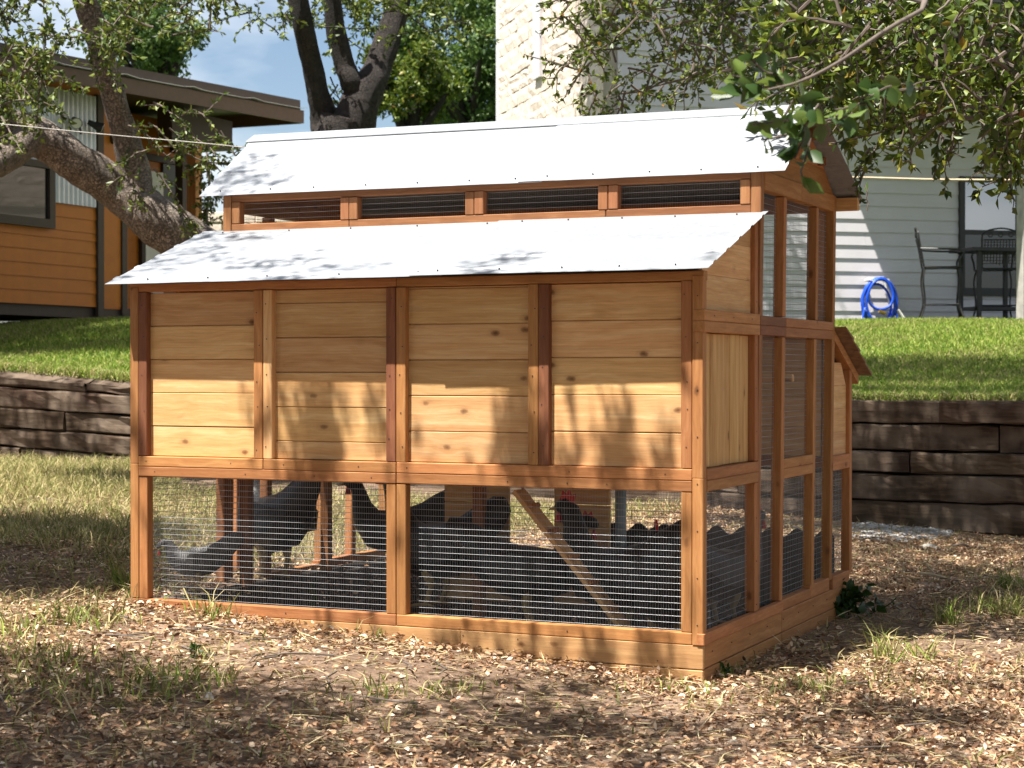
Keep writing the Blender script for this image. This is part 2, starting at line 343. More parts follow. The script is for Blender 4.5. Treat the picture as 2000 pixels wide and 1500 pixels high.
def soil_mat(name, pts, s1, s2, bump):
    m, t, b, o = mat_new(name); L = t.links.new
    g = N(t, 'ShaderNodeTexCoord'); n = N(t, 'ShaderNodeTexNoise', Scale=s1, Detail=8., Roughness=.7); n2 = N(t, 'ShaderNodeTexNoise', Scale=s2, Detail=5.)
    L(g.outputs['Object'], n.inputs['Vector']); L(g.outputs['Object'], n2.inputs['Vector'])
    a = N(t, 'ShaderNodeMath', operation='MULTIPLY_ADD'); a.inputs[1].default_value = .6; L(n.outputs['Fac'], a.inputs[0])
    h = N(t, 'ShaderNodeMath', operation='MULTIPLY'); h.inputs[1].default_value = .4; L(n2.outputs['Fac'], h.inputs[0]); L(h.outputs[0], a.inputs[2])
    r = ramp(t, pts); L(a.outputs[0], r.inputs[0]); L(r.outputs[0], b.inputs['Base Color']); b.inputs['Roughness'].default_value = .95; b.inputs['Specular IOR Level'].default_value = .1
    u = N(t, 'ShaderNodeBump', Strength=bump, Distance=.03); L(n2.outputs['Fac'], u.inputs['Height']); L(u.outputs[0], b.inputs['Normal'])
    return m
M['ground'] = soil_mat('yard_soil', [(.32, (.08, .054, .038)), (.5, (.19, .13, .092)), (.68, (.31, .225, .165))], 1.3, 45, .8)
M['lawn'] = soil_mat('lawn_turf', [(.35, (.035, .07, .012)), (.55, (.07, .12, .022)), (.7, (.13, .16, .045))], .9, 60, .8)
def glass_pane(name, fac, tint):
    m, t, b, o = mat_new(name); b.inputs['Base Color'].default_value = (*tint, 1); b.inputs['Roughness'].default_value = .15
    gl = N(t, 'ShaderNodeBsdfGlossy'); gl.inputs['Roughness'].default_value = .03; ms = N(t, 'ShaderNodeMixShader'); ms.inputs[0].default_value = fac
    t.links.new(b.outputs[0], ms.inputs[1]); t.links.new(gl.outputs[0], ms.inputs[2]); t.links.new(ms.outputs[0], o.inputs['Surface']); return m
M['pane'] = glass_pane('window_glass', .38, (.02, .022, .025))
M['screen'] = glass_pane('insect_screen', .035, (.012, .012, .013))

# ------------------------------------------------------------------ the setting: ground, lawn
def sheet(name, xs, ys, fz, mat):
    X, Y = np.meshgrid(xs, ys, indexing='ij'); Z = fz(X, Y)*np.ones_like(X); V = np.stack([X, Y, Z], -1).reshape(-1, 3)
    nx, ny = X.shape; i = np.arange((nx-1)*(ny-1)); a = (i//(ny-1))*ny+i % (ny-1)
    o = mesh_obj(name, V, np.stack([a, a+ny, a+ny+1, a+1], 1), mat, smooth=True); o['kind'] = 'structure'; return o
xs = np.concatenate([np.linspace(-150, -15, 12)[:-1], np.arange(-15, 8, .25), np.linspace(8, 150, 12)])
sheet('ground', xs, np.concatenate([np.linspace(-150, -8, 10)[:-1], np.arange(-8, 6.9, .25), [6.95]]), ground_z, M['ground'])
sheet('lawn', xs, np.concatenate([[YW+.14], np.arange(7.0, 18, .3), np.linspace(18, 260, 14)]), lawn_z, M['lawn'])
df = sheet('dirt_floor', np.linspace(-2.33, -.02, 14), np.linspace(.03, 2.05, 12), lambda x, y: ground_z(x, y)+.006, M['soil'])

# ------------------------------------------------------------------ retaining wall of railroad ties
rw = thing('retaining_wall', 'low retaining wall of stacked dark weathered railroad ties behind the coop', 'retaining wall', (-3, YW, 0))
def tie(x0, x1, c):
    n = 15; V = []; F = []; dy = random.uniform(-.04, .03); ch = .012
    xx = np.linspace(x0+.006, x1-.006, n)
    y0, y1 = YW-.02+dy, YW+.20
    for i, x in enumerate(xx):
        zt = np.interp(x, TX, TB[c])-.006; zb = np.interp(x, TX, TB[c+1])+.006
        zt_f = zt-(.075 if c == 0 and x < -5.6 else 0)
        prof = [(y0, zb+ch), (y0-.004, (zb+zt)/2), (y0, zt_f-ch), (y0+ch, zt_f), (y1-ch, zt), (y1, zt-ch), (y1, zb+ch), (y0+ch, zb)]
        for (y, z) in prof: V.append((x+3, y-YW+random.gauss(0, .007), z+random.gauss(0, .004)))
    k = 8
    for i in range(n-1):
        for j in range(k): F.append([i*k+j, (i+1)*k+j, (i+1)*k+(j+1) % k, i*k+(j+1) % k][::-1])
    F += [list(range(k)), [(n-1)*k+j for j in range(k)][::-1]]
    part('tie', V, F, M['tie'], rw, 'X')
xb_ = [-13.2]+TX[1:4]+[6.6]; o = prism('backfill', [(-13.2+3, -.4), (6.6+3, -.4)]+[(x+3, float(wall_top(x))-.06) for x in xb_[::-1]], 'Y', .16, .30, M['soil'], rw)  # dark soil strip added behind the ties to stop light in the gaps
joints = {0: [-7.8, -5.4, -3.0, -.55, 1.9], 1: [-9.1, -6.6, -4.2, -1.8, -.15, 2.3], 2: [-8.02, -5.7, -3.2, -.75, 1.6], 3: [-9.3, -6.9, -4.4, -2.0, .45, 2.8], 4: [-8.5, -6.1, -3.7, -1.3, 1.2]}
for c, js in joints.items():
    e = [-13.2, -10.9]+js+[4.4, 6.6]
    e = sorted(set(e))
    for a, b_ in zip(e[:-1], e[1:]): tie(a, b_, c)

# ------------------------------------------------------------------ chicken coop
coop = thing('chicken_coop', 'cedar chicken coop with white metal roofs, plank hen house above a wire mesh run', 'chicken coop')
b = .04; W = 2.36; C_, P_, CD, CM = M['cedar'], M['plank'], M['cedar_dark'], M['cedar_mid']
XJ = [-2.32, -1.75, -1.18, -.61, -.04]
Y1 = .64; Y2 = 1.744; Y3 = 2.07
# skirts
for z0, z1 in ((.050, .131), (-.07, .047)):
    board('skirt_board', -W, 0, 0, .02, z0, z1, M['skirt'], coop)
    for ya, yb in ((.022, .96), (.963, Y3)): board('skirt_board', -.021, -.001, ya, yb, z0, z1, C_, coop)
    board('skirt_board', -W+.001, -W+.021, .022, Y3, z0, z1, C_, coop)
    board('skirt_board', -W+.022, -.022, Y3-.02, Y3, z0, z1, C_, coop)
# front, lower frame
board('rail', -W, -1.18, .001, .041, .131, .172, C_, coop); board('rail', -1.178, -.041, 0, .04, .131, .172, C_, coop)
for x, m in ((-2.32, C_), (-1.22, C_), (-1.179, C_), (-.081, C_)): board('stud', x, x+b-.001, .002, .042, .173, .651, m, coop)
board('corner_post', -.039, 0, -.002, .038, .131, .70, C_, coop); board('corner_post', -W, -2.321, 0, .04, .173, .70, C_, coop)
board('rail', -2.32, -1.18, 0, .04, .652, .690, C_, coop); board('rail', -1.178, -.041, 0, .04, .652, .690, C_, coop)
for xa, xb in ((-2.32, -1.75), (-1.748, -1.18), (-1.178, -.041)): board('rail', xa, xb, 0, .04, .691, .730, C_, coop)
# front, upper studs
for x, m in ((-2.32, CD), (-1.79, C_), (-1.749, M['plank']), (-1.22, CD), (-1.179, C_), (-.65, C_), (-.609, CD), (-.081, C_)):
    board('stud', x, x+b-.001, 0, .045, .731, 1.371, m, coop)
board('corner_post', -.039, 0, -.003, .037, .70, 1.39, C_, coop); board('corner_post', -W, -2.321, -.001, .04, .70, 1.39, C_, coop)
board('rail', -W, -1.18, .004, .044, 1.372, 1.405, C_, coop); board('rail', -1.178, 0, .003, .044, 1.372, 1.405, C_, coop)
# front planks, one bay at a time
for (xa, xb), first in zip(((-2.281, -1.79), (-1.71, -1.22), (-1.14, -.65), (-.57, -.081)), (.117, .068, .113, .120)):
    board('backing_panel', xa+.001, xb-.001, .0425, .046, .735, 1.368, P_, coop, 'X', ch=0)  # added behind the planks to close light leaks at their joints
    z = .731; h = first
    while z < 1.37:
        z1 = min(z+h, 1.371)
        board('plank', xa-.012, xb+.012, .027+random.uniform(-.001, .001), .041, z+.0012, z1-.0012, P_, coop, 'X', ch=.002); z = z1; h = .130
# roof line of the lean-to hen house
def lean_z(y): return 1.402+(1.655-1.402)*(y+.12)/(.66+.12)
# right side of the hen house
board('rail', -.022, .006, -.005, .96, .1315, .172, C_, coop)
board('stud', -.04, 0, .60, Y1-.001, .173, .651, C_, coop); board('stud', -.04, 0, .60, Y1-.001, .731, 1.64, C_, coop)
board('rail', -.038, .002, .039, Y1-.001, .652, .690, C_, coop); board('rail', -.038, .002, .039, Y1-.001, .691, .729, C_, coop)
board('rail', -.036, .007, -.006, .645, 1.196, 1.234, C_, coop); board('rail', -.036, .007, -.005, .645, 1.235, 1.274, C_, coop)
yy = np.linspace(.04, .60, 6)
for a, c in zip(yy[:-1], yy[1:]): board('plank', -.04, -.026+random.uniform(-.001, .001), a+.001, c-.001, .731, 1.195, M['plank2'], coop, 'Z', ch=.002)
for z0, z1 in ((1.276, 1.396), (1.397, 1.52), (1.521, 1.64)):
    pts = []
    ys0 = -.12+(z0-1.402+.012)/(1.655-1.402)*.78; ys1 = -.12+(z1-1.402+.012)/(1.655-1.402)*.78
    ys0 = max(.039, ys0); ys1 = max(.039, ys1)
    pts = [(ys0, z0), (.60, z0), (.60, min(z1, 1.63)), (min(ys1, .59), min(z1, 1.63))]
    if ys0 == .039 and ys1 > .039: pts.append((.039, lean_z(.039)-.012))
    prism('plank', pts, 'X', -.032, -.018, M['plank'], coop, 'Y')
# left side of the hen house
for a in (.04, .335): pass
board('stud', -W, -W+b, .60, Y1-.001, .173, 1.64, C_, coop)
for z0, z1 in ((.652, .690), (.691, .729)): board('rail', -W, -W+b, .041, .60, z0, z1, C_, coop)
for i in range(6):
    z0 = .731+i*.13
    if lean_z(.3) > z0+.13: board('plank', -W+.014, -W+.028, .041 if z0 < 1.25 else .3, .60, z0, z0+.129, P_, coop, 'Y')
# hen house floor and back wall
for k in range(5): board('floor_board', -W+.045, -.045, .045+k*.11, .045+k*.11+.108, .705, .722, P_, coop, 'X')
for i in range(7): board('plank', -W+.045, -.045, .582, .596, .731+i*.13, .731+i*.13+.128, P_, coop, 'X')
# main house: front clerestory
K = dict(tilt=True)
board('corner_post', -.04, 0, Y1, Y1+b, .173, 1.806, CM, coop, **K); board('corner_post', -W, -W+b, Y1, Y1+b, .173, 1.806, CM, coop, **K)
for xa, xb, m in ((-2.319, -1.75, CM), (-1.748, -.62, CM), (-.618, -.041, CD)): board('rail', xa, xb, Y1+.002, Y1+.042, 1.640, 1.684, m, coop, **K)
board('rail', -2.319, -.041, Y1+.003, Y1+.042, 1.778, 1.812, CM, coop, **K)
for x in (-2.318, -1.79, -1.749, -1.22, -1.179, -.65, -.609, -.081): board('stud', x, x+b-.001, Y1, Y1+.04, 1.685, 1.777, CM, coop, **K)
for x in (-2.30, -1.2): board('post', x, x+.045, Y1+.045, Y1+.09, ground_z(x, .7), 1.0, CM, coop)
# main house: right side
def side(x0, x1, tl):
    kk = dict(tilt=tl)
    board('stud', x0, x1, .945, .985, .173, 1.195, C_, coop, **kk); board('stud', x0, x1, .945, .985, 1.273, 1.736, C_, coop, **kk)
    board('stud', x0, x1, 1.416, 1.452, .173, 1.195, C_, coop, **kk); board('stud', x0, x1, 1.43, 1.468, 1.273, 1.736, C_, coop, **kk)
    board('corner_post', x0, x1, Y2-.042, Y2-.002, .173, 1.806, C_, coop, **kk)
    for ya, yb in ((.646, .985), (.987, Y2-.044)):
        for z0, z1 in ((1.197, 1.234), (1.235, 1.271)): board('rail', x0-.002, x1+.003, ya, yb, z0, z1, C_ if ya > .7 else CD, coop, **kk)
    for ya, yb in ((Y1+.042, 1.19), (1.192, Y2-.043)): board('rail', x0, x1+.002, ya, yb, 1.738, 1.808, C_, coop, **kk)
    for z0, z1 in ((.645, .684), (.685, .722)): board('rail', x0, x1, .986, 1.415, z0, z1, C_, coop, **kk)
    board('rail', x0, x1, .963, 1.40, .131, .172, C_, coop, **kk); board('rail', x0, x1, 1.402, Y2-.04, .131, .185, C_, coop, **kk)
    yr, zr = 1.205, 2.10
    zz = [1.809, 1.905, 2.0, 2.085]
    for z0, z1 in zip(zz[:-1], zz[1:]):
        h0, h1 = [(zr-z)/(zr-1.79)*.60 for z in (z0, z1)]
        prism('gable_board', [(yr-min(h0, .555), z0), (yr+min(h0, .53), z0), (yr+min(h1, .53), z1-.001), (yr-min(h1, .555), z1-.001)], 'X', x0+.012, x0+.03, C_, coop, 'Y', tilt=tl)
side(-.04, 0, True); side(-W, -W+b, True)
board('ridge_block', -.10, .075, 1.165, 1.245, 1.985, 2.085, CD, coop, 'X', **K)
board('ridge_beam', -W+.03, -.11, 1.185, 1.225, 2.0, 2.085, CD, coop, 'X', **K)
board('purlin', -W-.06, .09, Y2-.035+.04, Y2+.04, 1.745, 1.80, P_, coop, 'X', **K)
for y, z in ((.93, 1.945), (1.48, 1.945)): board('purlin', -W-.05, .02, y-.015, y+.015, z-.035, z, CD, coop, 'X', **K)
# main house: rear wall
for x in (-2.318, -1.77, -1.20, -.63, -.081): board('stud', x, x+b, Y2-.042, Y2-.002, 1.24, 1.736, C_, coop, **K)
board('rail', -W+.042, -.042, Y2-.042, Y2-.002, 1.738, 1.806, C_, coop, **K); board('rail', -W+.042, -.042, Y2-.042, Y2-.002, 1.197, 1.238, C_, coop, **K)
# nest box at the rear
for x0 in (-.04, -W):
    x1 = x0+.04
    board('stud', x0, x1, Y3-.04, Y3, .173, 1.07, C_, coop); board('rail', x0, x1, Y2, Y3-.041, .636, .699, C_, coop); board('rail', x0, x1, Y2, Y3-.041, .131, .185, C_, coop)
    for i in range(4):
        z0 = .70+i*.1; z1 = z0+.099
        f = lambda z: Y2+.0+(1.235-.03-z)/(1.235-1.06)*(Y3-Y2)
        prism('plank', [(Y2, z0), (min(Y3-.041, f(z0)), z0), (min(Y3-.041, f(z1)), z1), (Y2, z1)], 'X', x0+.008, x0+.022, P_, coop, 'Y')
    prism('rafter', [(Y2, 1.195), (Y2+.43, 1.195-.19), (Y2+.43, 1.195-.15), (Y2, 1.237)], 'X', x0+.001, x1+.004, C_, coop, 'Y')
board('rail', -W+.042, -.042, Y3-.04, Y3, .636, .699, C_, coop)
for i in range(3): board('plank', -W+.03, -.03, Y3-.03, Y3-.014, .70+i*.12, .70+i*.12+.119, P_, coop, 'X')
for i in range(4): board('plank', -W+.045, -.045, Y2-.03, Y2-.015, .70+i*.125, .70+i*.125+.124, P_, coop, 'X')
board('floor_board', -W+.045, -.045, Y2, Y3-.041, .70, .715, P_, coop, 'X')
sh = []
for r in range(4):
    y0 = Y2-.005+r*.112; z0 = 1.245-.0495*r*1.0
    n = 22
    for k in range(n):
        xa = -W-.07+k*(W+.13)/n; xb = xa+(W+.13)/n-.004; e = random.uniform(-.008, .012)
        V = [(x, y, z) for x in (xa, xb) for y, z in ((y0, z0), (y0+.13+e, z0-.054), (y0+.13+e, z0-.040), (y0, z0+.006))]
        part('shingle', V, [[0, 1, 2, 3], [7, 6, 5, 4], [0, 4, 5, 1], [1, 5, 6, 2], [2, 6, 7, 3], [3, 7, 4, 0]], M['shingle'], coop, 'Y')
# ---- wire mesh
def wires(name, o, a, c, da=.0098, dc=.0225, r=.00075, tl=False):
    o = np.array(o, float); a = np.array(a, float); c = np.array(c, float); la, lc = np.linalg.norm(a), np.linalg.norm(c); ea, ec = a/la, c/lc
    nn = np.cross(ea, ec); segs = []
    na = int(la/da); nc = int(lc/dc)
    ta = (np.arange(na)+.5)*da; tc_ = (np.arange(nc)+.5)*dc
    P0 = np.vstack([o+ea*ta[:, None], o+ec*tc_[:, None]+nn*r*1.6]); P1 = np.vstack([o+ea*ta[:, None]+c, o+ec*tc_[:, None]+a+nn*r*1.6])
    s = np.vstack([np.tile(ea, (na, 1)), np.tile(ec, (nc, 1))]); rr = np.concatenate([np.full(na, r*.5), np.full(nc, r*1.2)])[:, None]
    P0 = P0+RNG.normal(0, .0006, P0.shape)
    V = np.stack([P0+s*rr, P0+nn*rr, P0-s*rr, P0-nn*rr, P1+s*rr, P1+nn*rr, P1-s*rr, P1-nn*rr], 1).reshape(-1, 3)
    k = np.arange(len(P0))[:, None]*8
    F = np.concatenate([k+np.array([[i, 4+i, 4+(i+1) % 4, (i+1) % 4]]) for i in range(4)], 0)
    if tl: V[:, 0] += LS*(V[:, 2]-.73)
    return mesh_obj(name, V, F, M['wire'], coop, kind='stuff')
wm = 'wire_mesh'
wires(wm, (-2.32, .060, .14), (1.14, 0, 0), (0, 0, .54)); wires(wm, (-1.178, .060, .14), (1.135, 0, 0), (0, 0, .54))
for xa, xb in ((-2.278, -1.79), (-1.71, -1.22), (-1.14, -.65), (-.57, -.081)): wires(wm, (xa, Y1+.036, 1.67), (xb-xa, 0, 0), (0, 0, .12), tl=True)
for x in (-.032, -W+.03):
    wires(wm, (x, .04, .15), (0, .56, 0), (0, 0, .52), r=.0006)
    for ya, yb in ((.68, .945), (.985, 1.416), (1.45, 1.70)): wires(wm, (x, ya, .15), (0, yb-ya, 0), (0, 0, 1.06), tl=True, r=.0006)
    for ya, yb in ((.68, .945), (.985, 1.43), (1.468, 1.70)): wires(wm, (x, ya, 1.26), (0, yb-ya, 0), (0, 0, .49), tl=True, r=.0006)
    wires(wm, (x, Y2+.002, .15), (0, .28, 0), (0, 0, .50), r=.0006)
wires(wm, (-W+.04, Y3-.03, .14), (W-.08, 0, 0), (0, 0, .51), .013, .026); wires(wm, (-W+.04, Y2-.03, 1.23), (W-.08, 0, 0), (0, 0, .52), .013, .026)
mb = MB()
def nail(x, y, z, ax):
    d = {'Y': (0, -.0012, 0), 'X': (.0012, 0, 0)}[ax]; mb.tube([(x-d[0], y-d[1], z-d[2]), (x+d[0], y+d[1], z+d[2])], .0023, 6)
for xj in (-2.30, -1.77, -1.73, -1.20, -1.16, -.63, -.59, -.061):
    for z in np.arange(.79, 1.36, .13): nail(xj+random.uniform(-.008, .008), -.0005, z+random.uniform(-.03, .03), 'Y')
for x in np.arange(-2.25, -.1, .19):
    for z in (.671, .711, .152, .112, .07): 
        if random.random() < .45: nail(x+random.uniform(-.05, .05), -.0005, z, 'Y')
for z in np.arange(.2, 1.35, .16): nail(-.02, -.003, z, 'Y'); nail(.0003, .62, z, 'X')
for y_ in np.arange(.1, 1.7, .22): nail(.0004, y_, .10, 'X'); nail(.007 if y_ < .64 else .0036, y_, 1.254, 'X')
mb.obj('nail', M['trimdark'], coop, kind='stuff')
# ---- roofs of ribbed sheets, ribs lengthwise
def roof_sheet(A, B, C2, D, nr, amp=.0045, th=.0012, name='roof_sheet'):
    """A lower right, B lower left, C2 upper left, D upper right"""
    A, B, C2, D = [np.array(p, float) for p in (A, B, C2, D)]
    prof = [0.]; hs = [0.]
    for k in range(nr):
        t0 = k/nr; w_ = 1/nr
        for f_, h in ((.36, 0), (.42, 1), (.58, 1), (.64, 0), (1., 0)): prof.append(t0+f_*w_); hs.append(h)
    nm = np.cross(A-B, D-A); nm /= np.linalg.norm(nm)
    if nm[2] < 0: nm = -nm
    V = []; F = []; m = len(prof); nx = 13
    wav = [random.gauss(0, .0005) for _ in range(nx)]
    for lay in (0, 1):
        for i in range(nx):
            s = i/(nx-1)
            for t, h in zip(prof, hs):
                p = (B+(A-B)*s)*(1-t)+(C2+(D-C2)*s)*t
                V.append(p+nm*(h*amp+wav[i]*(1-t)-lay*th))
    q = nx*m
    for i in range(nx-1):
        for j in range(m-1):
            a = i*m+j; F.append([a, a+1, a+m+1, a+m][::-1]); F.append([q+a, q+a+1, q+a+m+1, q+a+m])
    for j in range(m-1):
        F.append([j, j+1, q+j+1, q+j][::-1]); a = (nx-1)*m+j; F.append([a, a+1, q+a+1, q+a])
    for i in range(nx-1):
        a = i*m; F.append([a, a+m, q+a+m, q+a][::-1]); a = i*m+m-1; F.append([a, a+m, q+a+m, q+a])
    o = part(name, V, [f[::-1] for f in F], M['roof'], coop, 'X')
    return o, (A, B, C2, D, nm)
def screws(o, quad, rows=(.06, .94), n=5):
    A, B, C2, D, nm = quad; mb = MB(); c = np.array(o.location)
    for t in rows:
        for i in range(n):
            s = (i+.5)/n+random.uniform(-.02, .02); p = (B+(A-B)*s)*(1-t)+(C2+(D-C2)*s)*t-c
            mb.tube([p-nm*.002, p+nm*.006], .0030, 6)
    mb.obj('screw', M['trimdark'], o, kind='stuff')
o, q = roof_sheet((-.93, -.122, 1.402), (-2.395, -.115, 1.400), (-2.455, .655, 1.660), (-.93, .655, 1.658), 5); screws(o, q)
o, q = roof_sheet((.055, -.118, 1.406), (-1.06, -.128, 1.405), (-1.06, .655, 1.662), (.034, .655, 1.657), 5); screws(o, q)
EL, ER, RL, RR_ = (-2.457, .62, 1.806), (.107, .62, 1.797), (-2.555, 1.21, 2.131), (.08, 1.21, 2.116)
lerp = lambda a, c, t: tuple(np.array(a)*(1-t)+np.array(c)*t)
up = lambda p: (p[0], p[1], p[2]+.0035)
o, q = roof_sheet(lerp(EL, ER, .62), EL, RL, lerp(RL, RR_, .62), 4); screws(o, q, n=7)
o, q = roof_sheet(up(ER), up(lerp(EL, ER, .58)), up(lerp(RL, RR_, .58)), up(RR_), 4); screws(o, q)
BL, BR = (-2.457, 1.80, 1.802), (.115, 1.80, 1.788)
roof_sheet(BL, BR, RR_, RL, 4)
cp = []
for x, z in ((-2.557, 2.142), (.082, 2.128)):
    for dy, dz in ((-.075, -.040), (0, 0), (.075, -.040), (.075, -.043), (0, -.004), (-.075, -.043)): cp.append((x, 1.21+dy, z+dz))
part('ridge_cap', cp, [[0, 1, 7, 6], [1, 2, 8, 7], [2, 3, 9, 8], [3, 4, 10, 9], [4, 5, 11, 10], [5, 0, 6, 11], [5, 4, 3, 2, 1, 0], [6, 7, 8, 9, 10, 11]], M['roof'], coop, 'X')
# ---- inside the run: ramp, divider panels, posts
def slanted(name, p0, p1, w_, h, mat, parent):
    mb = MB(); p0 = np.array(p0, float); p1 = np.array(p1, float); L = np.linalg.norm(p1-p0); d = (p1-p0)/L
    a = np.cross(d, (0, 0, 1)); a /= np.linalg.norm(a); R = Matrix([list(d), list(-a), list(np.cross(d, -a))]).transposed()
    V, F = box_vf(-L/2, L/2, -w_/2, w_/2, -h/2, h/2)
    o = mesh_obj(name, V, F, mat, parent); o.matrix_basis = Matrix.Translation(Vector((p0+p1)/2)) @ R.to_4x4(); return o, L
ramp_o, L = slanted('ramp', on(1012, 958, 'Y', .33), on(1222, 1228, 'Y', .33), .09, .018, P_, coop)
for k in range(5):
    V, F = box_vf(-.008, .008, -.043, .043, .0092, .022); q = mesh_obj('cleat', V, F, C_, ramp_o); q.location = (-L/2+(k+.7)*L/5.4, 0, 0)
for ua, ub, va, Yp in ((868, 994, 1150, .86), (1082, 1190, 1190, .9)):
    xa, xb = on(ua, 1000, 'Y', Yp)[0], on(ub, 1000, 'Y', Yp)[0]
    for zi in range(4):
        board('divider_board', xa, xb, Yp, Yp+.018, .12+zi*.135, .12+zi*.135+.133, P_, coop, 'X')
top = [(x, .345+.020*math.cos((x+.1)*2*math.pi/.125)-.05*max(0, -x-1.0)) for x in np.linspace(-.06, -1.40, 66)]
prism('scalloped_panel', [(-1.40, .02), (-.06, .0)]+top, 'Y', 1.985, 1.997, M['trimdark'], coop)
for u, Yp in ((455, 1.05), (633, 1.3)):
    x = on(u, 1000, 'Y', Yp)[0]; board('post', x-.02, x+.02, Yp, Yp+.04, .15, .70, C_, coop)
pr = board('perch', -W+.05, -.05, 1.28, 1.31, 1.02, 1.05, P_, coop, 'X')
# hanging feeder tube and red waterer
fe = thing('poultry_feeder', 'grey tube feeder hanging beside the ramp inside the wire run', 'feeder', tuple(on(1212, 1020, 'Y', .75)))
mb = MB(); mb.tube([(0, 0, -.16), (0, 0, .14)], .022, 12); mb.obj('tube', M['bluegrey'], fe, True)
mb = MB(); mb.tube([(0, 0, -.19), (0, 0, -.17), (0, 0, -.15)], [.055, .06, .05], 14); mb.obj('tray', M['bluegrey'], fe, True)

# ------------------------------------------------------------------ hens
def hen(label, mat, loc, rz, sc=1., pitch=0, head=0.):
    h = thing('hen', label, 'chicken', loc, 'hens inside the coop run', rz); h.scale = (sc, sc, sc)
    R_ = [(-.30, .36, .012, .03), (-.27, .345, .02, .05), (-.21, .30, .04, .065), (-.15, .245, .07, .08), (-.07, .20, .092, .095), (.02, .185, .10, .10), (.09, .20, .088, .09), (.135, .245, .06, .065), (.155, .30, .042, .045), (.165, .35, .034, .034), (.178, .385, .031, .030), (.20, .40, .030, .027), (.222, .398, .02, .02), (.232, .395, .008, .008)]
    V = []; F = []; n = 12
    for i, (x, z, a, c) in enumerate(R_):
        p = R_[max(i-1, 0)]; q = R_[min(i+1, len(R_)-1)]; dx, dz = q[0]-p[0], q[1]-p[1]; l = math.hypot(dx, dz); dx, dz = dx/l, dz/l
        if i > 6: z += head*(i-6)/7*.12; x += abs(head)*(i-6)/7*.04
        for k in range(n):
            t = 2*math.pi*k/n; s_, c_ = math.sin(t), math.cos(t)
            V.append((x-dz*c*c_, a*s_*(1+.05*math.sin(9*t+i)), z+dx*c*c_))
    for i in range(len(R_)-1):
        for k in range(n): F.append([i*n+k, i*n+(k+1) % n, (i+1)*n+(k+1) % n, (i+1)*n+k])
    F += [list(range(n))[::-1], [(len(R_)-1)*n+k for k in range(n)]]
    mesh_obj('body', V, F, mat, h, True)
    dz = head*.12; dx = abs(head)*.04
    mb = MB(); prof = [(.165, .412), (.16, .44), (.175, .432), (.183, .452), (.195, .436), (.207, .448), (.215, .425), (.222, .408)]
    V = [(x+dx, y, z+dz) for y in (-.004, .004) for x, z in prof]; m = len(prof)
    mb.add(V, [list(range(m)), list(range(m, 2*m))[::-1]]+[[i, m+i, m+(i+1) % m, (i+1) % m] for i in range(m)])
    for s_ in (-1, 1): mb.tube([(.215+dx, s_*.012, .38+dz), (.215+dx, s_*.015, .35+dz)], [.006, .012], 6)
    mb.obj('comb', M['comb'], h)
    mb = MB(); mb.tube([(.225+dx, 0, .396+dz), (.262+dx, 0, .386+dz)], [.010, .002], 6); mb.obj('beak', M['beak'], h)
    for s_ in (-1, 1):
        mb = MB(); mb.tube([(.0, s_*.045, .13), (-.015, s_*.045, .07), (.005, s_*.045, .012)], [.028, .010, .008], 7)
        for a in (-.5, 0, .5): mb.tube([(.005, s_*.045, .010), (.005+.055*math.cos(a), s_*.045+.055*math.sin(a), .006)], [.007, .003], 5)
        mb.tube([(.005, s_*.045, .010), (-.03, s_*.045, .006)], [.006, .003], 5); mb.obj('leg', M['beak'], h)
        mesh_obj('wing', [(-.15, s_*.075, .25), (-.05, s_*.104, .27), (.06, s_*.102, .25), (.08, s_*.098, .19), (.0, s_*.112, .15), (-.12, s_*.098, .17), (-.2, s_*.058, .24), (-.04, s_*.118, .21)], [[7, i, (i+1) % 7] for i in range(7)], mat, h, True)
    return h
def hen_at(u, v, Yp, **k):
    x = on(u, v, 'Y', Yp)[0]; return (x, Yp, float(ground_z(x, Yp))+.008)
hen('large black hen standing upright behind the left mesh bay, tail raised', M['black_feather'], hen_at(535, 1150, .95), math.radians(150), 1.3)
hen('grey and white barred hen pecking low in the corner of the left mesh bay', M['barred'], hen_at(385, 1165, .45), math.radians(215), .62, head=-.9)
hen('dark hen beside the middle stud of the run, its back to the left mesh bay', M['black_feather'], hen_at(775, 1130, 1.5), math.radians(200), 1.05)
hen('slim black hen just right of the middle stud, head high with red comb', M['black_feather'], hen_at(850, 1180, .8), math.radians(170), 1.2, head=.5)
hen('round black hen squatting between the brown divider boards under the ramp', M['black_feather'], hen_at(1035, 1190, .62), math.radians(20), 1.1, head=-.3)
hen('black hen right of the ramp with its head in front of the red brown board', M['black_feather'], hen_at(1205, 1200, .55), math.radians(165), 1.25)
hen('black hen at the right end of the front mesh beside the corner post', M['black_feather'], hen_at(1300, 1200, .45), math.radians(120), 1.05)
hen('black hen seen through the narrow right side mesh near the ground', M['black_feather'], (-.32, 1.25, .02), math.radians(70), 1.1)

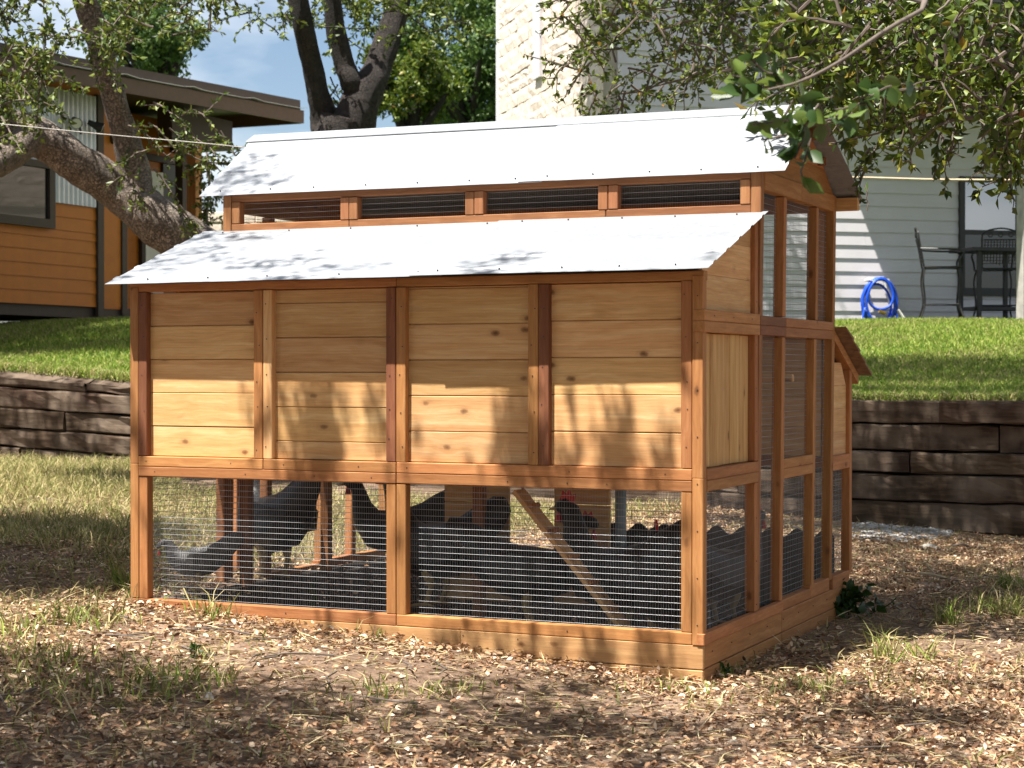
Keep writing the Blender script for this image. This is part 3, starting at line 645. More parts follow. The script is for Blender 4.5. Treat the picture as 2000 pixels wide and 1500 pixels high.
# ------------------------------------------------------------------ grey house at the right
HX = at(1640, 640, 22.8); HZ = float(HX[2]); WD = np.array([.775, .632, 0]); WD /= np.linalg.norm(WD); WN = np.array([WD[1], -WD[0], 0])
RZ = math.atan2(WD[1], WD[0])
def house_pt(u, v, off=0.):
    r = ray(u, v); O = HX+WN*off; P = CAM+r*(((O-CAM)@WN)/(r@WN)); return (P-HX)@WD, P[2]-HZ
gh = thing('grey_house', 'pale grey house with lap siding, stone end wall and shaded porch wall', 'house', tuple(HX), rz=RZ)
XL = -3.16
board('wall', XL+.02, 6.4, .0, .2, -.5, 6.2, M['greysiding'], gh, ch=0, jit=0)
board('wall', XL+.24, 6.4, .25, 6, -.5, 6.2, M['greysiding'], gh, ch=0, jit=0)
z0 = house_pt(1700, 607.7)[1]-.165*2; k = 0
while z0 < 6.1:
    js = [XL+.23, random.uniform(-1.2, 1.0), random.uniform(2.7, 4.5), 6.4] if k % 2 else [XL+.23, random.uniform(-2.4, -1.4), random.uniform(2.6, 3.2), 6.4]
    for a, c in zip(js[:-1], js[1:]):
        prism('siding_board', [(-.034, z0), (-.006, z0+.003), (-.004, z0+.178), (-.017, z0+.178)], 'X', a+.001, c-.001, M['greysiding'], gh)
    z0 += .165; k += 1
x0, zt = house_pt(1870, 345); x1, zb = house_pt(1990, 579)
wf = MB(); t_ = .07
for a in ((x0, x0+t_, zb, zt), (x1-t_, x1, zb, zt), (x0+t_, x1-t_, zb, zb+.10), (x0+t_, x1-t_, zt-.07, zt), (x0+t_, x1-t_, (zb+zt)/2+.02, (zb+zt)/2+.08)): wf.box(a[0], a[1], -.075, -.02, a[2], a[3])
wo_ = wf.obj('window', M['trimdark'], gh)
V, F = box_vf(x0+t_-.004, x1-t_+.004, -.05, -.04, (zb+zt)/2+.05, zt-.06, 0); mesh_obj('pane', V, F, M['pane'], wo_)
V, F = box_vf(x0+t_-.004, x1-t_+.004, -.06, -.05, zb+.09, (zb+zt)/2+.05, 0); mesh_obj('pane', V, F, M['screen'], wo_)
# porch roof over the wall and its post
prz = 5.0-HZ+.02
pr_ = board('porch_roof', -.46, 6.6, -3.2, -.04, prz, prz+.16, M['greysiding'], gh, ch=0, jit=0)
board('gutter', -.47, 6.6, -3.28, -3.205, prz+.02, prz+.16, M['trimdark'], gh, jit=0)
board('roof', XL-.12, 6.6, -.86, 6.2, 6.205, 6.36, M['trimdark'], gh, jit=0)
pp = at(2003, 640, 20.4)-HX; px_, py_ = pp@WD, -(pp@WN)
board('porch_post', px_-.075, px_+.075, py_-.075, py_+.075, .0, prz, M['concrete'], gh, jit=0)
# rough limestone end wall
st = []
L_end = 0
for y in np.arange(.5, 9, .02):
    P = HX+WD*XL-WN*y; 
    if proj(P+np.array([0, 0, 3]))[0] < 976: L_end = y; break
L_end = L_end or 6
board('wall', XL+.03, XL+.235, .0, L_end-.02, -.5, 6.2, M['mortar'], gh, ch=0, jit=0)
def stone_block(x, ya, yb, za, zb, parent, name='stone'):
    ny, nz = 4, 3; V = []; F = []; off = random.uniform(0, .012)
    for j in range(nz):
        for i in range(ny):
            e = (i in (0, ny-1)) or (j in (0, nz-1))
            V.append((x-(random.uniform(0, .010) if e else random.uniform(.004, .022))-off, ya+(yb-ya)*i/(ny-1)+random.uniform(-.006, .006), za+(zb-za)*j/(nz-1)+random.uniform(-.006, .006)))
    for i, j in [(i, 0) for i in range(ny)]+[(ny-1, 1)]+[(i, 2) for i in range(ny-1, -1, -1)]+[(0, 1)]:
        q = V[j*ny+i]; V.append((x+.05, q[1], q[2]))
    rim = [j*ny+i for i, j in [(i, 0) for i in range(ny)]+[(ny-1, 1)]+[(i, 2) for i in range(ny-1, -1, -1)]+[(0, 1)]]
    for j in range(nz-1):
        for i in range(ny-1): a = j*ny+i; F.append([a, a+ny, a+ny+1, a+1])
    m = len(rim)
    for k in range(m): F.append([rim[k], rim[(k+1) % m], ny*nz+(k+1) % m, ny*nz+k])
    part(name, V, F, M['stone'], parent, 'Y')
z = 1.9
while z < 6.15:
    h = random.uniform(.10, .23); y = -.02
    while y < L_end-.02:
        w_ = random.uniform(.18, .75); y2 = min(y+w_, L_end)
        if L_end-y2 < .12: y2 = L_end
        stone_block(XL, y+.003, y2-.003, z+.003, min(z+h, 6.19)-.003, gh); y = y2
    z += h
# dark shutter on the stone wall
for y in np.arange(.2, L_end, .02):
    if proj(HX+WD*XL-WN*y+np.array([0, 0, 3]))[0] < 1050: break
board('shutter', XL-.06, XL-.005, y-.3, y+.05, house_pt(1046, 172)[1]+.55, 4.5, M['greysiding'], gh, jit=0)

V, F = box_vf(1.0, 6.5, -2.6, -.04, -.5, .022, .01); pa = mesh_obj('patio', V, F, M['concrete']); pa.location = HX; pa.rotation_euler = (0, 0, RZ); pa['kind'] = 'structure'

# hose on its rack
def house_world(x, y, z): return HX+WD*x-WN*y+np.array([0, 0, z])
hc = np.array(house_pt(1703, 587)); hb = house_pt(1703, 640)[1]
hr = thing('hose_rack', 'white metal hose rack standing against the grey siding and holding the blue hose', 'hose rack', tuple(house_world(hc[0], -.12, 0)), rz=RZ)
mb = MB()
for s in (-1, 1):
    mb.tube([(s*.23, -.06, hb+.02), (s*.10, .0, hc[1]+.28)], .014, 6); mb.tube([(s*.12, -.10, hc[1]+.25), (s*.12, .06, hc[1]+.25)], .016, 6)
mb.tube([(-.16, -.03, hc[1]-.15), (.16, -.03, hc[1]-.15)], .012, 6); mb.tube([(-.12, 0, hc[1]+.26), (.12, 0, hc[1]+.26)], .022, 6); mb.obj('frame', M['white'], hr)
bh = thing('garden_hose', 'bright blue garden hose coiled in loops on the rack by the siding', 'garden hose', tuple(house_world(hc[0], -.2, 0)), rz=RZ)
mb = MB()
for k in range(5):
    P = []; rx, rz_, cz = random.uniform(.19, .235), random.uniform(.24, .31), hc[1]-.01-random.uniform(-.03, .05)
    if k == 0: rx, rz_, cz = .165, .19, hc[1]+.07
    for i in range(30):
        t = 2*math.pi*i/30; P.append((rx*math.cos(t)*(1-.12*math.sin(t))+random.uniform(-.003, .003)+.02*math.sin(k), (k-2)*.022+.012*math.sin(2*t+k), cz+rz_*math.sin(t)))
    mb.tube(P, .0165, 7, closed=True)
mb.tube(smooth_path([(.2, -.02, hc[1]-.1), (.235, -.03, hc[1]-.25), (.2, -.03, hb+.03), (.14, -.05, hb+.0)], 4), .016, 7)
mb.tube(smooth_path([(-.2, -.02, hc[1]-.1), (-.23, -.03, hc[1]-.22), (-.19, -.05, hb+.03), (-.14, -.06, hb+.0)], 4), .016, 7); mb.obj('coil', M['blue'], bh, True)
mb = MB(); mb.tube([(.24, -.05, hc[1]-.12), (.33, -.06, hb+.08)], [.012, .02], 6); mb.obj('nozzle', M['white'], bh)
mb = MB(); mb.tube([(-.03, -.06, hc[1]-.14), (.05, -.06, hc[1]-.17)], .024, 8); mb.obj('coupling', M['brass'], bh)

# patio furniture
def bar_chair(label, loc, rz):
    c = thing('bar_chair', label, 'chair', loc, 'black iron bar chairs on the patio', rz); r = .011
    mb = MB(); P = [(-.2, .21, .66), (-.215, .27, 1.0), (-.19, .285, 1.09), (-.06, .30, 1.13), (.06, .30, 1.13), (.19, .285, 1.09), (.215, .27, 1.0), (.2, .21, .66)]
    mb.tube(smooth_path(P, 4), r, 6); mb.tube([(-.2, .285, 1.0), (.2, .285, 1.0)], r*.8, 6)
    for x in (-.12, 0, .12): mb.tube([(x+.028*math.cos(t), .295, 1.06+.028*math.sin(t)) for t in np.linspace(0, 6.28, 10)], .006, 5)
    bk = mb.obj('backrest', M['iron'], c)
    mb = MB()
    for i in range(11): x = -.18+i*.036; mb.bar((x, .222, .70+.05*abs(i-5)/5), (x, .283, .99), .009)
    for i in range(8): z = .72+i*.036; mb.bar((-.2, .224+i*.0082, z), (.2, .224+i*.0082, z), .007)
    mb.obj('mesh_panel', M['iron'], bk)
    mb = MB(); mb.tube([(-.22, -.22, .66), (.22, -.22, .66), (.23, .2, .66), (-.23, .2, .66)], .012, 6, closed=True)
    mb.box(-.21, .21, -.21, .19, .655, .667); mb.obj('seat', M['iron'], c)
    for s in (-1, 1):
        mb = MB(); mb.tube(smooth_path([(s*.215, .25, .88), (s*.245, .05, .87), (s*.25, -.17, .86), (s*.245, -.24, .82), (s*.23, -.2, .74), (s*.22, -.2, .66)], 4), .012, 6); mb.obj('armrest', M['iron'], c)
        for sy in (-1, 1):
            mb = MB(); mb.tube(smooth_path([(s*.2, sy*.2, .66), (s*.225, sy*.22, .5), (s*.205, sy*.2, .22), (s*.255, sy*.27, 0)], 4), .0115, 6); mb.obj('leg', M['iron'], c)
    mb = MB(); mb.tube([(-.205, -.2, .22), (.205, -.2, .22), (.205, .2, .22), (-.205, .2, .22)], .009, 6, closed=True); mb.obj('stretcher', M['iron'], c)
    return c
sl_z = .024
def patio_pt(u, v, dep):
    P = at(u, v, dep); return (P[0], P[1], HZ+sl_z)
bar_chair('black iron bar chair left of the tall table, its back towards the blue hose', patio_pt(1838, 640, 21.6), math.radians(105))
bar_chair('black iron bar chair half hidden behind the tall patio table', patio_pt(1945, 638, 22.0), math.radians(200))
tb = thing('patio_table', 'tall dark patio table in front of the window on the porch', 'table', patio_pt(1938, 640, 21.9), rz=RZ)
mb = MB(); mb.box(-.42, .42, -.3, .3, .86, .90); mb.obj('tabletop', M['iron'], tb)
for sx in (-1, 1):
    for sy in (-1, 1): mb = MB(); mb.bar((sx*.30, sy*.22, 0), (sx*.30, sy*.22, .86), .045); mb.obj('leg', M['iron'], tb)
mb = MB(); mb.box(-.34, .34, -.2, .2, .16, .20); mb.obj('shelf', M['iron'], tb)
# clothes line
cl = thing('clothes_line', 'thin tan clothes line strung across in front of the grey house', 'line', tuple(at(1695, 347, 17)))
mb = MB(); o_ = at(1695, 347, 17); mb.tube([p-o_ for p in smooth_path([at(1560, 345, 17.3), at(1695, 347, 17), at(1850, 351, 16.7), at(2130, 352, 16)], 4)], .011, 6); mb.obj('cord', M['rope'], cl)

# ------------------------------------------------------------------ orange house at the left
XO = -11.55
oh = thing('orange_house', 'orange painted cabin with brown trim, corrugated steel panel and low sloping roof', 'house', (XO, 11.9, 1.6))
OL = np.array([XO, 11.9, 1.6])
def ob(name, x0, x1, y0, y1, z0, z1, m, parent=None, **k): return board(name, x0-OL[0], x1-OL[0], y0-OL[1], y1-OL[1], z0-OL[2], z1-OL[2], m, parent or oh, jit=0, **k)
ob('wall', XO-6, XO-.03, 3, 12.40, 1.82, 4.5, M['orange'], ch=0); ob('floor_beam', XO-6, XO-.05, 3, 12.45, 1.68, 1.815, M['brown'])
for y in (6, 8.2, 10.0, 11.9, 13.9): ob('pier', XO-.35, XO-.12, y, y+.2, 1.1, 1.675, M['concrete'])
for x in (XO-2.2, XO-4.4):
    for y in (8.2, 11.9): ob('pier', x, x+.2, y, y+.2, 1.1, 1.675, M['concrete'])
def osid(x, ya, yb, z0, z1):
    z = z0
    while z < z1-.02:
        h = min(.156, z1-z)
        o = prism('siding_board', [(x+.024-OL[0], z-OL[2]), (x+.004-OL[0], z+.002-OL[2]), (x+.003-OL[0], z+h+.01-OL[2]), (x+.011-OL[0], z+h+.01-OL[2])], 'Y', ya-OL[1], yb-OL[1], M['orange'], oh, 'Y'); z += h
osid(XO-.03, 4, 10.0, 1.815, 4.30); osid(XO-.03, 9.99, 11.86, 1.815, 2.69); osid(XO-.03, 11.03, 11.86, 2.69, 3.0)
osid(XO-.06, 11.98, 12.38, 1.80, 4.3)
ob('corner_trim', XO-.03, XO+.025, 11.86, 11.975, 1.70, 4.35, M['brown']); ob('corner_trim', XO-.09, XO-.005, 12.375, 12.475, 1.74, 4.3, M['brown'])
def corrugated(name, x, ya, yb, za, zb, pitch=.085, amp=.013):
    n = int((yb-ya)/pitch*6); V = []; F = []
    for i in range(n+1):
        y = ya+(yb-ya)*i/n; dx = amp*math.sin(2*math.pi*(y-ya)/pitch)
        for xx in (x+dx, x+dx-.003):
            for z in (za, zb): V.append((xx-OL[0], y-OL[1], z-OL[2]))
    for i in range(n): a = i*4; F += [[a, a+4, a+5, a+1], [a+2, a+3, a+7, a+6]]
    o = part(name, V, F, M['corr'], oh, 'Y'); return o
corrugated('corrugated_panel', XO+.01, 9.99, 11.03, 3.44, 4.32); corrugated('corrugated_panel', XO+.01, 11.03, 11.855, 3.0, 4.32)
wf = MB()
for a in ((9.95, 10.04, 2.69, 3.45), (10.93, 11.03, 2.69, 3.45), (10.04, 10.93, 2.69, 2.79), (10.04, 10.93, 3.37, 3.45)): wf.box(.0, .055, a[0]-OL[1], a[1]-OL[1], a[2]-OL[2], a[3]-OL[2])
w2 = wf.obj('window', M['brown'], oh); V, F = box_vf(.005, .02, 10.03-OL[1], 10.94-OL[1], 2.78-OL[2], 3.38-OL[2], 0); mesh_obj('pane', V, F, M['screen'], w2)
# porch with its own back wall, door, post and beams
ob('wall', XO-2.2, XO-1.0, 12.47, 15.2, 1.82, 4.45, M['orange'], ch=0); ob('porch_floor', XO-1.0, XO-.1, 12.48, 15.1, 1.70, 1.82, M['brown'])
osid(XO-1.03+.03, 12.49, 15.1, 1.85, 4.3)
ya, yb = on(283, 400, 'X', XO-.94)[1], on(318, 400, 'X', XO-.94)[1]
dr = ob('door', XO-.985, XO-.93, ya, yb, 1.83, 3.72, M['white']); V, F = box_vf(.0, .01, -.5, .5, -.12, .12, 0)
ob('door_frame', XO-.98, XO-.94, yb+.01, yb+.35, 1.83, 3.85, M['trimdark']); ob('door_frame', XO-.98, XO-.92, ya-.09, ya-.005, 1.83, 3.80, M['brown']); ob('door_frame', XO-.98, XO-.94, ya-.09, yb+.35, 3.86, 3.95, M['brown'])
ya = on(367, 400, 'X', XO-.25)[1]; yb = on(380, 400, 'X', XO-.25)[1]
ob('porch_post', XO-.27, XO-.13, ya, ya+.15, 1.82, 4.02, C_); ya2 = on(352, 400, 'X', XO-.6)[1]; ob('porch_post', XO-.68, XO-.56, ya2, ya2+.12, 1.82, 4.02, M['brown'])
ob('beam', XO-.33, XO-.10, 13.55, 14.95, 4.02, 4.42, M['brown']); ob('beam', XO-1.3, XO-.335, 14.75, 14.95, 4.02, 4.42, M['brown'])
# roof
def oz(y): return (y-10)*.0345
rf = MB(); V = []
for x in (XO-6.6, XO+.60):
    for y in (2, 15.55):
        for dz in (4.40, 4.55): V.append((x-OL[0], y-OL[1], dz+oz(y)-OL[2]))
roof_o = part('roof', V, [[0, 2, 6, 4], [1, 5, 7, 3], [0, 4, 5, 1], [2, 3, 7, 6], [0, 1, 3, 2], [4, 6, 7, 5]], M['brown'], oh, 'Y')
V = [(x-OL[0], y-OL[1], z+oz(y)-OL[2]) for x in (XO+.602, XO+.64) for y, z in ((2, 4.235), (2, 4.41), (15.58, 4.41), (15.58, 4.235))]
part('fascia', V, [[0, 1, 2, 3], [7, 6, 5, 4], [0, 4, 5, 1], [1, 5, 6, 2], [2, 6, 7, 3], [3, 7, 4, 0]], M['fascia'], oh, 'Y')
V = [(x-OL[0], y-OL[1], z+oz(15.5)-OL[2]) for y in (15.552, 15.58) for x, z in ((XO-6.6, 4.235), (XO-6.6, 4.41), (XO+.60, 4.41), (XO+.60, 4.235))]
part('fascia', V, [[0, 1, 2, 3], [7, 6, 5, 4], [0, 4, 5, 1], [1, 5, 6, 2], [2, 6, 7, 3], [3, 7, 4, 0]], M['fascia'], oh, 'X')
V = []; F = []
n = 60
for i in range(n+1):
    y = 2+(15.63-2)*i/n; h = 4.43+oz(y)+(.022 if i % 6 == 0 else 0)+.12*0
    for x in (XO+.68, XO-6.7): V += [(x-OL[0], y-OL[1], h-OL[2]+(.13 if x < XO else .0)), (x-OL[0], y-OL[1], h-OL[2]-.006+(.13 if x < XO else .0))]
for i in range(n): a = i*4; F += [[a, a+4, a+6, a+2], [a+1, a+3, a+7, a+5], [a, a+1, a+5, a+4]]
part('roof_sheet', V, F, M['corr'], oh, 'Y')
fl = on(150, 236, 'X', XO+.03)-OL
mb = MB(); mb.tube([fl+(-.02, 0, -.03), fl+(.05, 0, -.03)], .045, 10); mb.tube([fl+(.03, 0, -.03), fl+(.06, 0, -.16)], .014, 6); fo = mb.obj('floodlight', M['trimdark'], oh)
for s in (-1, 1):
    mb = MB(); a = fl+(.06, s*.13, 0); d = np.array([.6, s*.55, -.35]); mb.tube([a, a+d*.09, a+d*.2], [.03, .04, .068], 12); lo = mb.obj('lamp_head', M['trimdark'], fo)
    mb = MB(); mb.tube([a+d*.2, a+d*.206], .060, 12); mb.obj('lens', M['white'], fo)
q = on(220, 272, 'X', XO-.03)-OL; mb = MB(); mb.tube([q, q+(.09, 0, 0)], [.06, .055], 12); mb.obj('wall_lamp', M['trimdark'], oh)
# wire strung on the left
wr = thing('utility_wire', 'thin pale wire strung from the left past the leaning oak limb', 'wire', tuple(at(200, 260, 11)))
o_ = at(200, 260, 11); mb = MB(); mb.tube([p-o_ for p in smooth_path([at(-120, 232, 11), at(0, 242, 11), at(200, 262, 11), at(440, 284, 11.2), at(560, 300, 11.4)], 5)], .0032, 5); mb.obj('cord', M['concrete'], wr)
# low limestone wall far behind
sw = thing('stone_wall', 'far cream limestone wall seen between the orange cabin porch and the coop', 'wall', tuple(at(480, 440, 31)))
o_ = at(480, 440, 31); a = at(340, 440, 31)-o_; c = at(640, 440, 31)-o_; d = (c-a)/np.linalg.norm(c-a); top = at(480, 412, 31)[2]-o_[2]
ang = math.atan2(d[1], d[0]); sw.rotation_euler = (0, 0, ang); z = -1.6; Lw = np.linalg.norm(c-a)
board('core', -Lw/2, Lw/2, .06, .3, -2.2, top-.01, M['mortar'], sw, jit=0)
while z < top-.05:
    h = random.choice([.16, .2, .24]); x = -Lw/2
    while x < Lw/2:
        x2 = x+random.uniform(.25, .6); board('stone', x+.008, x2-.008, random.uniform(-.02, .02), .07, z+.008, min(z+h, top)-.008, M['stone'], sw, ch=.02); x = x2
    z += h

# ------------------------------------------------------------------ vegetation
class Leaves:
    def __init__(s): s.P = []; s.D = []; s.L = []
    def add(s, P, D, L):
        P = np.atleast_2d(P); s.P.append(P); s.D.append(np.broadcast_to(D, P.shape)); s.L.append(np.broadcast_to(L, len(P)))
    def clump(s, c, r, n, L, up=.1):
        r = np.broadcast_to(r, 3); P = np.array(c)+np.clip(RNG.normal(0, .55, (n, 3)), -1.3, 1.3)*r
        D = RNG.normal(0, 1, (n, 3)); D[:, 2] += up; s.add(P, D/np.linalg.norm(D, axis=1)[:, None], L*RNG.uniform(.65, 1.25, n))
    def build(s, name, mat, parent=None, wr=.48, kind='stuff', fold=.12, detail=False, origin=None, flat=0.):
        P = np.concatenate(s.P); D = np.concatenate(s.D); L = np.concatenate(s.L)[:, None]; n = len(P)
        if origin is not None: P = P-np.asarray(origin)
        Q = RNG.normal(0, 1, (n, 3)); Q[:, 2] += flat; A = np.cross(D, Q); A /= np.linalg.norm(A, axis=1)[:, None]+1e-9; U = np.cross(A, D); W_ = L*wr
        if detail:
            cols = []
            for t, w_, up_ in ((0, 0, 0), (.25, .40, .06), (.6, .5, .08), (1, 0, -.05), (.6, -.5, .08), (.25, -.40, .06), (.3, 0, -.02), (.65, 0, -.02)): cols.append(P+D*L*t+A*W_*w_+U*L*up_)
            T = np.array([[0, 1, 6], [1, 2, 6], [6, 2, 7], [2, 3, 7], [0, 6, 5], [6, 4, 5], [6, 7, 4], [7, 3, 4]])
        else:
            cols = [P, P+D*L*.48+A*W_*.5+U*L*fold, P+D*L, P+D*L*.48-A*W_*.5+U*L*fold]; T = np.array([[0, 2, 1], [0, 3, 2]])
        V = np.stack(cols, 1).reshape(-1, 3); k = len(cols)
        F = (np.arange(n)[:, None, None]*k+T[None]).reshape(-1, 3)
        return mesh_obj(name, V, F, mat, parent, kind=kind)
def vnorm(v): v = np.asarray(v, float); return v/np.linalg.norm(v)
def sprig(tw, lv, P0, d, length, L, dens=55, droop=.5, r=.006, sub=3):
    P = [np.array(P0, float)]; d = vnorm(d); n = 7
    for i in range(n):
        d = vnorm(d+RNG.normal(0, .16, 3)+np.array([0, 0, -droop*.12])); P.append(P[-1]+d*length/n)
    P = np.array(P); tw.tube(P, list(np.linspace(r, r*.3, n+1)), 5, cap=False)
    m = int(dens*length); t = RNG.random(m)**.75*n; i = np.minimum(t.astype(int), n-1); f = (t-i)[:, None]; Q = P[i]*(1-f)+P[i+1]*f
    dd = P[i+1]-P[i]; dd = dd/np.linalg.norm(dd, axis=1)[:, None]; D = dd*.6+RNG.normal(0, .7, (m, 3)); D /= np.linalg.norm(D, axis=1)[:, None]
    lv.add(Q, D, L*RNG.uniform(.6, 1.25, m))
    if sub:
        for k in range(sub):
            i = RNG.integers(1, n); dd = vnorm(P[i+1]-P[i]+RNG.normal(0, .75, 3)); sprig(tw, lv, P[i], dd, length*RNG.uniform(.3, .55), L, dens, droop, r*.6, 0)
def trunk_mesh(name, P, r, mat, parent, n=16, k=6, wob=.09):
    Q = smooth_path(P, k); rr = np.interp(np.linspace(0, 1, len(Q)), np.linspace(0, 1, len(r)), r); o = np.array(parent.location) if parent else np.zeros(3)
    mb = MB(); mb.tube(Q-o, list(rr), n, wob=wob); return mb.obj(name, mat, parent, True)

# leaning oak behind the coop
D0 = 13.6
base = at(585, 760, 14.0); base[2] = float(lawn_z(base[0], base[1]))-.1
oak = thing('oak_tree', 'leaning live oak with rough grey bark, its forked limb before the orange cabin', 'tree', tuple(base))
px = lambda r, d: r/FPX*d
tp = [base, at(520, 640, 13.9), at(440, 535, 13.8), at(372, 478, 13.7), at(300, 425, D0), at(230, 372, D0), at(150, 318, 13.4), at(90, 275, 13.3), at(20, 250, 13.2), at(-90, 200, 13.), at(-220, 90, 12.8)]
trunk_mesh('trunk', tp, [px(r, D0) for r in (60, 54, 50, 48, 46, 43, 38, 36, 36, 33, 28)], M['bark'], oak, 18, 7)
trunk_mesh('limb', [at(285, 425, D0), at(268, 385, D0), at(262, 335, D0), at(243, 262, 13.5), at(226, 200, 13.4), at(205, 128, 13.3), at(180, 40, 13.2), at(120, -120, 13)], [px(r, D0) for r in (42, 36, 30, 25, 24, 25, 23, 18)], M['bark'], oak, 14, 6)
trunk_mesh('limb', [at(60, 265, 13.2), at(20, 300, 13.0), at(-40, 330, 12.8), at(-150, 320, 12.5)], [px(r, D0) for r in (34, 30, 26, 20)], M['bark'], oak, 12, 5)
trunk_mesh('limb', [at(10, 245, 13.2), at(-20, 190, 13.), at(-40, 110, 12.9), at(-60, 0, 12.8)], [px(r, D0) for r in (30, 25, 22, 18)], M['bark'], oak, 12, 5)
tw = MB(); lv = Leaves()
def spr(u, v, d, du, dv, length, L=.05, dens=60, sub=3, droop=.5):
    P0 = at(u, v, d); dd = RT*du-UP*dv+FW*RNG.normal(0, .35); sprig(tw, lv, P0, dd, length, L, dens, droop, .008, sub)
for _ in range(46):
    u = RNG.uniform(-80, 95); v = RNG.uniform(80, 235-max(0, u)*.7); spr(u, v, RNG.uniform(11.5, 13.), RNG.normal(-.1, .6), RNG.normal(.3, .6), RNG.uniform(.25, .5), .05, 75)
for _ in range(5):
    u, v = RNG.uniform(165, 190), RNG.uniform(70, 115); spr(u, v, 13., RNG.normal(.2, .7), RNG.normal(.2, .5), RNG.uniform(.2, .4))
for _ in range(60):
    u, v = RNG.uniform(-150, 420), RNG.uniform(-90, 75); spr(u, v, RNG.uniform(11.8, 14), RNG.normal(.2, .7), RNG.normal(.0, .4), RNG.uniform(.25, .45), .052, 70)
for (u, v, du, dv, l) in ((250, 245, .8, .1, .45), (262, 300, .9, -.2, .5), (290, 240, .8, .5, .55), (330, 250, .7, .5, .55), (370, 265, .8, .5, .45), (400, 290, .5, .8, .45), (430, 255, .4, .5, .35), (262, 330, -.6, .5, .25), (258, 340, .4, .9, .35), (300, 330, .5, .5, .35), (330, 370, .3, 1, .4), (350, 400, .6, .8, .35), (265, 300, -.5, .3, .25), (300, 200, .9, .2, .6), (380, 215, .8, .5, .5), (345, 290, .8, .35, .5)):
    spr(u, v, 13.3, du, dv, l, .05, 55, 3)
tw.v = [tuple(np.array(p)-base) for p in tw.v]; tw.obj('twig', M['twig'], oak, kind='stuff')
lv.build('crown', M['leaf'], oak, origin=base)

# dark forked oak farther back
base = at(655, 730, 17.5); base[2] = float(lawn_z(base[0], base[1]))-.1
dk = thing('oak_tree', 'dark barked oak forking into thick limbs above the middle of the coop roof', 'tree', tuple(base))
q = lambda r: r/FPX*17.4
trunk_mesh('trunk', [base, at(655, 560, 17.5), at(657, 380, 17.4), at(663, 285, 17.4), at(675, 235, 17.4)], [q(85), q(66), q(60), q(56), q(52)], M['bark_dark'], dk, 18, 6)
trunk_mesh('limb', [at(640, 275, 17.4), at(634, 232, 17.4), at(622, 182, 17.3), at(609, 127, 17.2), at(590, 40, 17), at(560, -120, 16.8)], [q(34), q(27), q(22), q(21), q(20), q(15)], M['bark_dark'], dk, 14, 6)
trunk_mesh('limb', [at(685, 255, 17.4), at(704, 205, 17.4), at(722, 165, 17.4), at(740, 122, 17.5), at(775, 20, 17.6), at(800, -130, 17.7)], [q(46), q(40), q(32), q(26), q(23), q(17)], M['bark_dark'], dk, 14, 6)
trunk_mesh('limb', [at(700, 190, 17.4), at(684, 155, 17.3), at(672, 125, 17.3), at(655, 50, 17.2), at(640, -100, 17)], [q(24), q(22), q(20), q(18), q(14)], M['bark_dark'], dk, 14, 6)
tw = MB(); lv = Leaves()
for (u, v, du, dv, l) in ((645, 150, .1, .8, .4), (650, 190, .3, .6, .3), (655, 130, .4, .9, .5), (660, 165, -.2, .7, .35), (700, 130, .3, .2, .3), (725, 130, .3, -.2, .3)): spr(u, v, 17.6, du, dv, l, .05, 40)
for _ in range(50): spr(RNG.uniform(480, 900), RNG.uniform(-60, 70), RNG.uniform(16.5, 18.5), RNG.normal(0, .8), RNG.normal(.2, .5), RNG.uniform(.3, .7), .06, 60)
tw.v = [tuple(np.array(p)-base) for p in tw.v]; tw.obj('twig', M['bark_dark'], dk, kind='stuff'); lv.build('crown', M['leaf'], dk, origin=base)

# trees beyond
def far_tree(label, u, v, d, rpx, nclump, per, leaf, trunk_u=None, mat='leaf_far', flat=1.):
    c = at(u, v, d); R_ = rpx/FPX*d; b_ = at(trunk_u or u, 700, d); b_[2] = float(lawn_z(b_[0], b_[1]))-.1
    t = thing('oak_tree', label, 'tree', tuple(b_), 'trees beyond the buildings')
    trunk_mesh('trunk', [b_, b_*.6+c*.4+np.array([.1, 0, 0]), c], [.28, .2, .08], M['bark_dark'], t, 10, 4)
    lv = Leaves()
    for k in range(nclump):
        s = RNG.normal(0, 1, 3); s /= np.linalg.norm(s); s *= RNG.random()**.4; cc = c+s*np.array([R_, R_, R_*.85*flat])
        lv.clump(cc, RNG.uniform(.14, .27)*R_, per, leaf, .2)
        if k % 3 == 0: trunk_mesh('limb', [c*.75+b_*.25, (c*.75+b_*.25)*.4+cc*.6, cc], [.09, .06, .02], M['bark_dark'], t, 6, 3)
    lv.build('crown', M[mat], t, origin=b_); return t
far_tree('broad green tree just left of the stone end wall, sky showing through its edge', 925, 120, 36, 165, 60, 330, .13, 900)
far_tree('yellowish green tree behind the dark forked oak, right of its limbs', 800, 165, 31, 95, 30, 260, .11, 800, 'leaf_olive')
far_tree('green tree standing behind the orange cabin roof', 300, 60, 34, 115, 34, 300, .12, 280)
far_tree('low dark green tree behind the ridge, between the oak and the stone wall', 860, 300, 40, 130, 34, 260, .13, 860)
sp = at(407, 500, 23.5); sp[2] = float(lawn_z(sp[0], sp[1]))
sa = thing('sapling', 'slender leafy sapling growing right of the orange cabin porch post', 'tree', tuple(sp))
tw = MB(); lv = Leaves(); pts = [sp, at(408, 470, 23.5), at(404, 420, 23.5), at(409, 360, 23.4), at(405, 300, 23.4)]; tw.tube(smooth_path(pts, 4)-sp, .018, 6); tw.obj('trunk', M['twig'], sa)
tw = MB()
for _ in range(22): spr(RNG.uniform(392, 420), RNG.uniform(315, 440), 23.5, RNG.normal(0, .8), RNG.normal(0, .4), RNG.uniform(.15, .32), .075, 60, 1)
tw.v = [tuple(np.array(p)-sp) for p in tw.v]; tw.obj('twig', M['twig'], sa, kind='stuff'); lv.build('crown', M['leaf'], sa, origin=sp)

